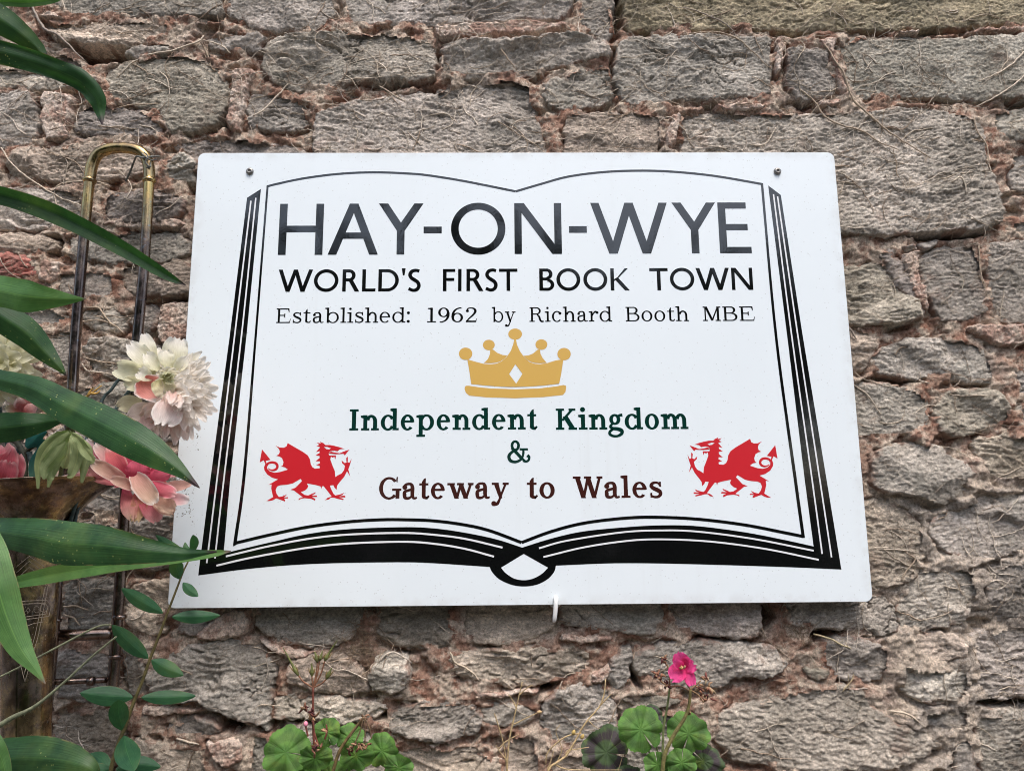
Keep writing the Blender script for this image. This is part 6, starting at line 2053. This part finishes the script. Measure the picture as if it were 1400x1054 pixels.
# ---- rose pink bloom in the bell at the left edge
rb = thing("peony", "rose pink silk bloom sitting in the brass bell at the left edge", "flower", tuple(at(0, 640, -0.21)))
for j, (a_, b_, w, d) in enumerate((((0, 665), (30, 652), 15, .01), ((0, 668), (20, 618), 20, 0.0), ((-5, 668), (2, 606), 22, -.006), ((-8, 668), (-22, 612), 22, .0), ((-5, 670), (-42, 634), 20, .004), ((0, 668), (34, 668), 10, .012), ((-4, 668), (10, 628), 18, -.014), ((-8, 668), (-12, 632), 16, -.016))):
    petal(rb, at(*a_, -.20 + d), at(*b_, -.21 + d), w * pc, petal_cols(HOT, (0.72, 0.24, 0.29), (0.76, 0.42, 0.44)), cup=.3, ruffle=.3, seed=330 + j, shape='wide', bulge=.1)
tube_obj("stem", catmull([at(20, 760, YB), at(8, 700, -0.17), at(0, 668, -0.19)], 16), 0.002, M['stem'], rb, 8, TEALSTEM)

# ---- faded cloth leaves drooping over the rim, and teal ones behind
YF = -0.235
fl = thing("faded_cloth_leaves", "bunch of faded pale green cloth leaves drooping over the rim of the brass bell", "artificial leaves", tuple(at(98, 596, YF)))
for j, (P, w) in enumerate((([(98, 592), (88, 600), (80, 622), (72, 645), (66, 666)], 10), ([(98, 590), (92, 598), (92, 616), (88, 636), (86, 640)], 13), ([(97, 592), (82, 598), (66, 610), (54, 632), (52, 668)], 9), ([(100, 592), (110, 604), (120, 620), (116, 640), (112, 660)], 9),
                            ([(98, 592), (104, 604), (106, 624), (98, 648), (92, 652)], 9), ([(96, 592), (84, 606), (76, 628), (70, 650), (72, 656)], 10), ([(98, 594), (106, 600), (114, 612), (126, 628), (124, 634)], 7), ([(90, 604), (80, 620), (64, 640), (60, 655)], 11))):
    leaf_px("leaf", [(x, y, YF - .004 * j) for x, y in P], [2.5, w * .7, w, w, w * .75, w * .45, 1.5], YF, M['faded'], fl, nu=24, nv=11, fold=-.5 if j % 2 else .4, ruffle=.55, seed=40 + j, twist=.3 * (-1) ** j)
tube_obj("stem", catmull([at(70, 740, YB), at(84, 640, -0.18), at(92, 588, -0.20), at(99, 582, YF), at(99, 592, YF)], 24), 0.0024, M['stem'], fl, 8, np.array((0.07, 0.08, 0.03)))
tl = thing("teal_cloth_leaves", "two small teal green cloth leaves on a dark forked stem inside the bell", "artificial leaves", tuple(at(35, 620, -0.17)))
leaf_px("leaf", [(36, 612), (44, 604), (52, 596), (64, 590)], [2, 9, 11, 6, 1], -.18, M['teal'], tl, fold=-.3, seed=60)
leaf_px("leaf", [(50, 612), (56, 608), (62, 606), (68, 604)], [2, 8, 9, 6, 1], -.175, M['teal'], tl, fold=.3, seed=61)
leaf_px("leaf", [(44, 658), (45, 640), (49, 625), (53, 612)], [2, 5, 6, 4, 1], -.175, M['teal'], tl, fold=.3, seed=62)
DK = np.array((0.045, 0.05, 0.035))
tube_obj("stem", catmull([at(32, 740, YB), at(34, 660, -0.17), at(33, 625, -0.17), at(24, 606, -0.17), at(14, 600, -0.17)], 20), 0.0034, M['stem'], tl, 8, DK)
tube_obj("stem", catmull([at(33, 632, -0.17), at(36, 618, -0.17), at(48, 608, -0.172)], 12), 0.0028, M['stem'], tl, 8, DK)
tube_obj("stem", catmull([at(45, 740, YB), at(44, 665, -0.17), at(44, 640, -0.17), at(40, 618, -0.17)], 14), 0.0032, M['stem'], tl, 8, TEALSTEM)
# ochre wisp beside the runner stems
ow = thing("ochre_sprig", "tiny ochre sprig beside the white peony's stem", "sprig", tuple(at(115, 540, -0.12)))
b = Bag()
for P in ([(112, 548), (120, 541), (130, 534), (139, 527)], [(120, 541), (124, 534), (128, 531)], [(125, 538), (132, 538), (137, 534)], [(116, 545), (121, 545)]):
    b.tube(catmull([at(x, y, -.12) for x, y in P], 10), [0.0018, 0.0008], 6, np.array((0.40, 0.24, 0.06)))
b.build("stalk", M['stem'], ow)

# ================================================================== GERANIUMS AT THE FOOT
YG = -0.085


def disc_leaf(parent, cx, cy, r, Y, mat, tilt=(0, 0), rot=0.0, seed=0, notch=True, squash=1.0, curl=.24):
    """Round scalloped leaf; slit at the angle 'rot' where the stalk joins."""
    c = at(cx, cy, Y)
    R_ = r * mpp(Y) * 0.88
    nr, na = 9, 72
    V, UV = [], []
    q = np.random.default_rng(seed)
    ph = q.uniform(0, 6.28)
    tx, ty = tilt
    for i in range(nr + 1):
        t = i / nr
        for j in range(na + 1):
            a = j / na
            th = rot + math.radians(2.5 if notch else 0) * (1 - a * 2) + a * 2 * math.pi
            lobe = 1 + 0.095 * abs(math.sin(a * math.pi * 9)) - 0.05 + 0.03 * math.sin(a * 2 * math.pi * 3 + ph) + 0.022 * math.sin(a * 2 * math.pi * 34)
            rr_ = R_ * t * (1 + (lobe - 1) * t ** 2)
            x, z = rr_ * math.cos(th), rr_ * math.sin(th) * squash
            h = R_ * (curl * t * t * math.sin(a * math.pi * 9 + ph) * .6 + .10 * t * t * math.sin(2 * th + ph) - .20 * t * t + .09 * t * abs(math.sin(a * math.pi * 9)))
            V.append((c[0] + x, c[1] - h + x * tx + z * ty, c[2] + z))
            UV.append((0.5 + 0.5 * t * math.cos(a * 2 * math.pi), 0.5 + 0.5 * t * math.sin(a * 2 * math.pi)))
    idx = np.arange((nr + 1) * (na + 1)).reshape(nr + 1, na + 1)
    F = np.stack([idx[:-1, :-1].ravel(), idx[:-1, 1:].ravel(), idx[1:, 1:].ravel(), idx[1:, :-1].ravel()], 1)
    return mesh_obj("leaf", V, F, mat, parent, uv=np.array(UV))


def stalk(parent, P, Y, r0, r1, col, name="stalk"):
    return tube_obj(name, catmull([at(p[0], p[1], p[2] if len(p) > 2 else Y) for p in P], 26), [r0, (r0 + r1) / 2, r1], M['stem'], parent, 8, np.array(col))


GST, GRN, RUST = (0.16, 0.13, 0.06), (0.13, 0.19, 0.06), (0.16, 0.05, 0.035)
BEDZ = -0.86


def down(px, py, Y):
    p = at(px, py, Y)
    return [tuple(p)]


def root_stalk(parent, px, py, Y, col=(0.10, 0.12, 0.05)):
    p = at(px, py, Y)
    q = np.array([p[0] + 0.01, Y - 0.01, BEDZ])
    return tube_obj("main_stem", catmull([q, (p + q) / 2 + np.array([0.01, 0, 0]), p], 16), [0.006, 0.005, 0.003], M['stem'], parent, 8, np.array(col))


gl = thing("geranium", "geranium in seed with round green leaves and spiky seed heads at bottom left", "plant", tuple(at(450, 1150, YG)), "geraniums growing at the foot of the wall")
root_stalk(gl, 455, 1062, YG)
for i, (cx, cy, r, Y, m, rot, tl_, sq) in enumerate(((391, 1028, 32, -.085, 'ger', -.2, (.2, .3), 1), (447, 1001, 20, -.075, 'ger', -1.2, (-.1, .2), .95), (431, 1036, 24, -.115, 'ger', 1.6, (.1, -.2), .8), (478, 1008, 20, -.07, 'ger', -1.5, (0, .3), .9),
                                               (487, 1033, 26, -.105, 'ger', 1.8, (-.1, -.1), .8), (522, 1026, 24, -.075, 'ger', -2.4, (-.4, .2), .95), (545, 1049, 22, -.085, 'ger', 2.6, (-.3, 0), .8), (455, 1062, 26, -.09, 'ger', 0, (0, 0), .8), (410, 1066, 22, -.08, 'ger', 0, (0, 0), .8))):
    disc_leaf(gl, cx, cy, r, Y, M[m], tl_, rot, 70 + i, squash=sq)
    stalk(gl, [(455, 1075, -.08), ((455 + cx) / 2, (1070 + cy) / 2 + 6, Y + .015), (cx + 4 * math.cos(rot), cy - 4 * math.sin(rot), Y + .004)], Y, .0012, .0009, (0.12, 0.15, 0.06), "leaf_stalk")
stalk(gl, [(438, 1070), (430, 1020), (428, 981), (428, 939)], -.10, .0016, .0014, RUST)


def seed_head(parent, b0, tip, beak, Y):
    stalk(parent, [(428, 940, Y), ((428 + b0[0]) / 2 + (b0[0] - 428) * .15, (940 + b0[1]) / 2, Y), b0], Y, .0010, .0008, (0.20, 0.09, 0.05), "flower_stalk")
    A, B_ = at(b0[0], b0[1], Y), at(tip[0], tip[1], Y)
    C_ = at(beak[0], beak[1], Y)
    tube_obj("seed_pod", catmull([A, A * .5 + B_ * .5, B_, B_ * .5 + C_ * .5, C_], 18), [.0012, .0028, .0017, .0010, .0004], M['stem'], parent, 8, np.array((0.12, 0.13, 0.04)))
    for s in (-1, 1):
        D = A + (B_ - A) * 1.2 + np.array([s * .004, -.001, 0])
        tube_obj("sepal", [A, (A + D) / 2 + np.array([s * .001, 0, 0]), D], [.0009, .0009, .0003], M['stem'], parent, 5, np.array((0.16, 0.11, 0.04)))


for b0, tip, beak in (((408, 923), (401, 911), (387, 885)), ((426.5, 924), (426.5, 914), (426, 906)), ((444, 903), (449, 894), (461, 875)), ((446, 928), (451, 918), (454, 912)), ((434, 905), (432, 896), (430, 890)), ((437, 903), (439, 896), (441, 889))):
    seed_head(gl, b0, tip, beak, -.10)
stalk(gl, [(451, 1070), (462, 1032), (473, 1012), (489, 991), (498, 979)], -.11, .0022, .0016, (0.14, 0.10, 0.04))


def dry_bits(parent, pts, Y, n, spread, cols, name="withered_flower"):
    b = Bag()
    for (cx, cy) in pts:
        for q in range(n):
            a = RNG.uniform(0, 2 * math.pi)
            L = RNG.uniform(.4, 1) * spread
            x0_, y0_ = cx + RNG.normal() * spread * .18, cy + RNG.normal() * spread * .18
            p0 = at(x0_, y0_, Y + RNG.uniform(-.004, .004))
            p2 = at(x0_ + L * math.cos(a), y0_ + L * math.sin(a), Y + RNG.uniform(-.006, .006))
            p1 = (p0 + p2) / 2 + RNG.normal(size=3) * .0008
            b.tube(catmull([p0, p1, p2], 6), [.0010, .0016, .0004], 5, np.array(cols[RNG.integers(len(cols))]) * RNG.uniform(.7, 1.2), caps=True)
    return b.build(name, M['stem'], parent)


DRY = [(0.13, 0.04, 0.03), (0.22, 0.10, 0.06), (0.30, 0.18, 0.10), (0.10, 0.03, 0.03)]
dry_bits(gl, [(423, 973), (430, 982), (417, 968)], -.105, 7, 11, DRY)
dry_bits(gl, [(430, 1026), (436, 1020), (444, 998)], -.125, 5, 9, DRY)
dry_bits(gl, [(481, 1024), (498, 1020), (490, 1018)], -.125, 6, 9, DRY)
dry_bits(gl, [(498, 980)], -.11, 5, 8, [(0.35, 0.24, 0.16), (0.28, 0.16, 0.10)])
for P in ([(497, 980), (492, 1000), (484, 1018)], [(498, 980), (499, 1000), (499, 1018)], [(498, 980), (505, 995), (508, 1010)], [(497, 980), (488, 992), (478, 1008)]):
    stalk(gl, P, -.118, .0009, .0007, (0.14, 0.09, 0.05), "flower_stalk")
for P in ([(419, 985), (418, 992), (421, 1006)], [(428, 985), (430, 1002), (436, 1020)], [(446, 990), (447, 1000), (444, 1010)]):
    stalk(gl, P, -.115, .0010, .0012, RUST, "flower_stalk")
b = Bag()
b.add(*lathe_geo([(0, .0001), (.001, .002), (.003, .0028), (.0055, .0022), (.007, .0002)], at(418, 993, -.115), (0, -.1, 1), 12), np.array((0.72, 0.25, 0.35)))
o = b.build("flower_bud", M['stem'], gl)
o['label'] = "tiny pale pink unopened bud"

gr = thing("geranium", "geranium with one bright pink flower and dark ringed round leaves at bottom right of centre", "plant", tuple(at(910, 1150, YG)), "geraniums growing at the foot of the wall")
root_stalk(gr, 908, 1062, YG)
for i, (cx, cy, r, Y, m, rot, tl_, sq) in enumerate(((876, 997, 33, -.105, 'ger', -1.0, (.1, .3), .92), (941, 1002, 30, -.095, 'ger', -1.9, (-.2, .3), .9), (829, 1028, 36, -.08, 'ger_dark', -.3, (.3, .2), .95), (899, 1045, 20, -.12, 'ger', 1.7, (.1, 0), .9),
                                               (932, 1042, 22, -.125, 'ger', 1.4, (-.1, .1), .8), (962, 1040, 26, -.08, 'ger_dark', 2.4, (-.5, .2), .9), (891, 978, 17, -.085, 'ger_dark', -1.5, (0, .5), .8), (860, 1066, 24, -.09, 'ger_dark', .5, (0, .1), .8), (925, 1070, 24, -.09, 'ger', .5, (0, .1), .8))):
    disc_leaf(gr, cx, cy, r, Y, M[m], tl_, rot, 90 + i, squash=sq)
    stalk(gr, [(908, 1075, -.08), ((908 + cx) / 2, (1070 + cy) / 2 + 6, Y + .015), (cx + 4 * math.cos(rot), cy - 4 * math.sin(rot), Y + .004)], Y, .0012, .0009, (0.12, 0.15, 0.06), "leaf_stalk")
stalk(gr, [(905, 1062), (909, 1031), (922, 1003), (936, 981), (942, 963), (944, 942)], -.13, .0026, .0018, (0.17, 0.15, 0.055))
stalk(gr, [(906, 1040), (907, 997), (912, 968), (916, 938)], -.12, .0016, .0013, (0.15, 0.18, 0.07))
for j, (a_, b_, w) in enumerate((((934, 913), (927, 892), 10.5), ((934, 911), (941, 897), 6), ((935, 912), (951, 909), 9), ((933, 913), (917, 927), 11.5), ((938, 914), (947, 937), 7.5), ((934, 913), (921, 903), 6))):
    petal(gr, at(*a_, -.135), at(*b_, -.14 - .002 * j), w * mpp(-.135), petal_cols((0.80, 0.05, 0.24), (0.97, 0.12, 0.40)), cup=.3, ruffle=.4, seed=400 + j, shape='wide', bulge=.06)
dry_bits(gr, [(934, 913)], -.142, 4, 5, [(0.35, 0.3, 0.1), (0.55, 0.35, 0.2)], "flower_centre")
for P in ([(944, 942), (938, 932), (935, 916)], [(944, 942), (952, 936), (958, 930)], [(916, 938), (905, 932), (898, 922)], [(916, 938), (914, 915), (908, 903)], [(916, 938), (930, 938), (943, 944)], [(944, 943), (955, 950), (962, 960)]):
    stalk(gr, P, -.13, .0010, .0008, (0.24, 0.15, 0.08), "flower_stalk")
dry_bits(gr, [(907, 901), (896, 920), (911, 936), (902, 924)], -.13, 6, 8, DRY)
dry_bits(gr, [(957, 939), (966, 929), (972, 942), (963, 950), (968, 955)], -.12, 7, 10, DRY + [(0.40, 0.30, 0.18), (0.3, 0.2, 0.12)])
dry_bits(gr, [(944, 974)], -.125, 5, 6, [(0.3, 0.22, 0.1)])

# ---- dry straw stalks between the geraniums
STRAW = np.array((0.46, 0.34, 0.18))
YD = -0.07
ds = thing("dry_stalk", "dead straw coloured stalk with forked tip standing left of the other one", "dead plant", tuple(at(693, 1100, YD)), "dead stalks between the geraniums")
b = Bag()
for P, r0, r1 in (([(690, 1110), (693, 1054), (696, 1013), (704, 976), (710, 949), (714, 932)], .0014, .0006), ([(710, 950), (718, 942), (728, 936)], .0008, .0004), ([(706, 967), (701, 957), (695, 949)], .0008, .0004), ([(702, 990), (718, 982), (737, 973)], .0009, .0005),
                  ([(682, 1023), (692, 1013), (710, 1003)], .0009, .0005), ([(676, 975), (684, 1000), (690, 1025), (693, 1054)], .0007, .0008), ([(694, 1040), (684, 1028), (678, 1018)], .0007, .0004)):
    b.tube(catmull([at(x, y, YD) for x, y in P], 18), [r0, r1], 6, STRAW * RNG.uniform(.8, 1.1))
b.build("stalk", M['stem'], ds)
b = Bag()
b.add(*lathe_geo([(-.0028, .0001), (-.002, .0016), (0, .0022), (.0025, .0016), (.004, .0002)], at(737, 973, YD), (.8, 0, .1), 10), np.array((0.55, 0.38, 0.20)))
b.build("seed_capsule", M['stem'], ds)
ds2 = thing("dry_stalk", "taller dead straw coloured stalk leaning right towards the pink geranium", "dead plant", tuple(at(745, 1100, -.09)), "dead stalks between the geraniums")
b = Bag()
for P, r0, r1 in (([(740, 1110), (748, 1054), (772, 1035), (785, 1015), (797, 993), (807, 980), (820, 965), (826, 948), (828, 928)], .0016, .0007), ([(821, 964), (828, 956), (836, 948)], .0009, .0005), ([(795, 1002), (775, 1006), (758, 1018), (748, 1030), (746, 1044)], .0010, .0006),
                  ([(772, 1036), (776, 1026), (786, 1024), (805, 1021)], .0009, .0005), ([(748, 1052), (753, 1040), (757, 1026)], .0008, .0004), ([(760, 1045), (770, 1050), (790, 1052), (850, 1052)], .0010, .0004), ([(760, 1044), (764, 1036), (768, 1022), (760, 1000), (766, 990)], .0007, .0004),
                  ([(805, 985), (812, 992), (820, 996)], .0006, .0003), ([(843, 1060), (848, 1044), (852, 1030)], .0006, .0003)):
    b.tube(catmull([at(x, y, -.09) for x, y in P], 20), [r0, r1], 6, STRAW * RNG.uniform(.8, 1.1))
b.build("stalk", M['stem'], ds2)
b = Bag()
for p_ in ((784, 1001), (796, 1007)):
    b.add(*lathe_geo([(-.003, .0001), (-.002, .0018), (0, .0026), (.0025, .0018), (.004, .0002)], at(*p_, -.092), (.5, 0, .8), 10), np.array((0.42, 0.30, 0.10)))
b.build("seed_capsule", M['stem'], ds2)

# ================================================================== GROUND AND WHAT STANDS BEHIND THE VIEWER
GZ = -1.60


def flat(name, x0, x1, y0_, y1_, z_, mat):
    o = mesh_obj(name, [(x0, y0_, z_), (x1, y0_, z_), (x1, y1_, z_), (x0, y1_, z_)], [(0, 1, 2, 3)], mat, None, smooth=False)
    o['kind'] = "structure"
    return o


flat("ground", -120, 120, -200, 40, GZ, M['paving'])
bed = Bag()
bx0, bx1, by0, by1, bz0, bz1 = -1.25, 1.2, -0.34, 0.05, GZ + 0.002, BEDZ
bed.add([(bx0, by0, bz0), (bx1, by0, bz0), (bx1, by1, bz0), (bx0, by1, bz0), (bx0, by0, bz1), (bx1, by0, bz1), (bx1, by1, bz1), (bx0, by1, bz1)], [(0, 1, 5, 4), (1, 2, 6, 5), (2, 3, 7, 6), (3, 0, 4, 7), (4, 5, 6, 7)])
o = bed.build("soil_bed", M['soil'], None, smooth=False)
o['kind'] = "structure"


def tree_meshes():
    q = np.random.default_rng(3)
    n = 9000
    cl = q.normal(size=(46, 3))
    cl /= np.linalg.norm(cl, axis=1)[:, None]
    cl *= q.uniform(.3, 1.0, (46, 1)) * np.array([1.0, 1.0, .8])
    cc = cl[q.integers(0, 46, n)] + q.normal(size=(n, 3)) * .20
    V, F = [], []
    d = q.normal(size=(n, 3))
    d /= np.linalg.norm(d, axis=1)[:, None]
    e = np.cross(d, q.normal(size=(n, 3)))
    e /= np.linalg.norm(e, axis=1)[:, None]
    s = q.uniform(.03, .07, (n, 1))
    V = np.stack([cc - d * s, cc + e * s * .6, cc + d * s, cc - e * s * .6], 1).reshape(-1, 3)
    F = np.arange(4 * n).reshape(-1, 4)
    return V, F


tv, tf = tree_meshes()
tree0 = thing("tree", "leafy tree behind the viewer, tallest of the middle ones", "tree", (-3.4, -8.5, GZ), "trees behind the viewer")
crown = mesh_obj("crown", tv * np.array([2.0, 1.6, 1.75]) + np.array([-3.4, -8.5, GZ + 3.2]), tf, M['crownleaf'], tree0, smooth=False)
tb = Bag()
tb.tube([(-3.4, -8.5, GZ), (-3.35, -8.5, GZ + 1.5), (-3.45, -8.45, GZ + 3.4)], [.2, .15, .07], 10)
for dx, dy in ((.8, .3), (-.8, .2), (.3, -.7)):
    tb.tube([(-3.4, -8.5, GZ + 1.6), (-3.4 + dx * .5, -8.5 + dy * .5, GZ + 2.5), (-3.4 + dx, -8.5 + dy, GZ + 3.6)], [.08, .05, .02], 8)
tb.build("trunk", M['bark'], tree0)
for i, (x, y_, s, rz) in enumerate(((-0.9, -9.6, 1.16, 1.0), (2.7, -9.2, 1.03, 2.2), (6.2, -8.2, 1.2, 4.0), (-7.2, -8.6, 1.25, 3.0), (1.2, -11, 1.12, 5.0), (-5.4, -11, 1.3, .4), (9.8, -7.0, 1.1, 1.6), (-10.6, -6.0, 1.1, 2.5))):
    c = tree0.copy()
    link(c)
    c.location = (x, y_, GZ)
    c.scale = (s, s, s)
    c.rotation_euler = (0, 0, rz)
    c['label'] = "leafy tree behind the viewer, " + ("second from the left", "fourth from the left", "sixth from the left", "far left", "in the rear row at the right", "in the rear row at the left", "far right", "outermost on the left")[i]
    for ch in tree0.children:
        d = ch.copy()
        link(d, c)

hg = thing("added_hedge", "unseen dark foliage band added behind the viewer to darken reflections in the sign", "added_hedge", (0, -7.6, GZ))  # unseen foliage, added so the glossy black vinyl mirrors something dark low down
for i in range(9):
    mesh_obj("added_hedge_section", tv[:4 * 5000] * np.array([1.5, .55, 1.15]) + np.array([-10 + i * 2.5, -7.6 + .2 * math.sin(i * 2.1), GZ + 1.05]), tf[:5000], M['crownleaf'], hg, smooth=False)
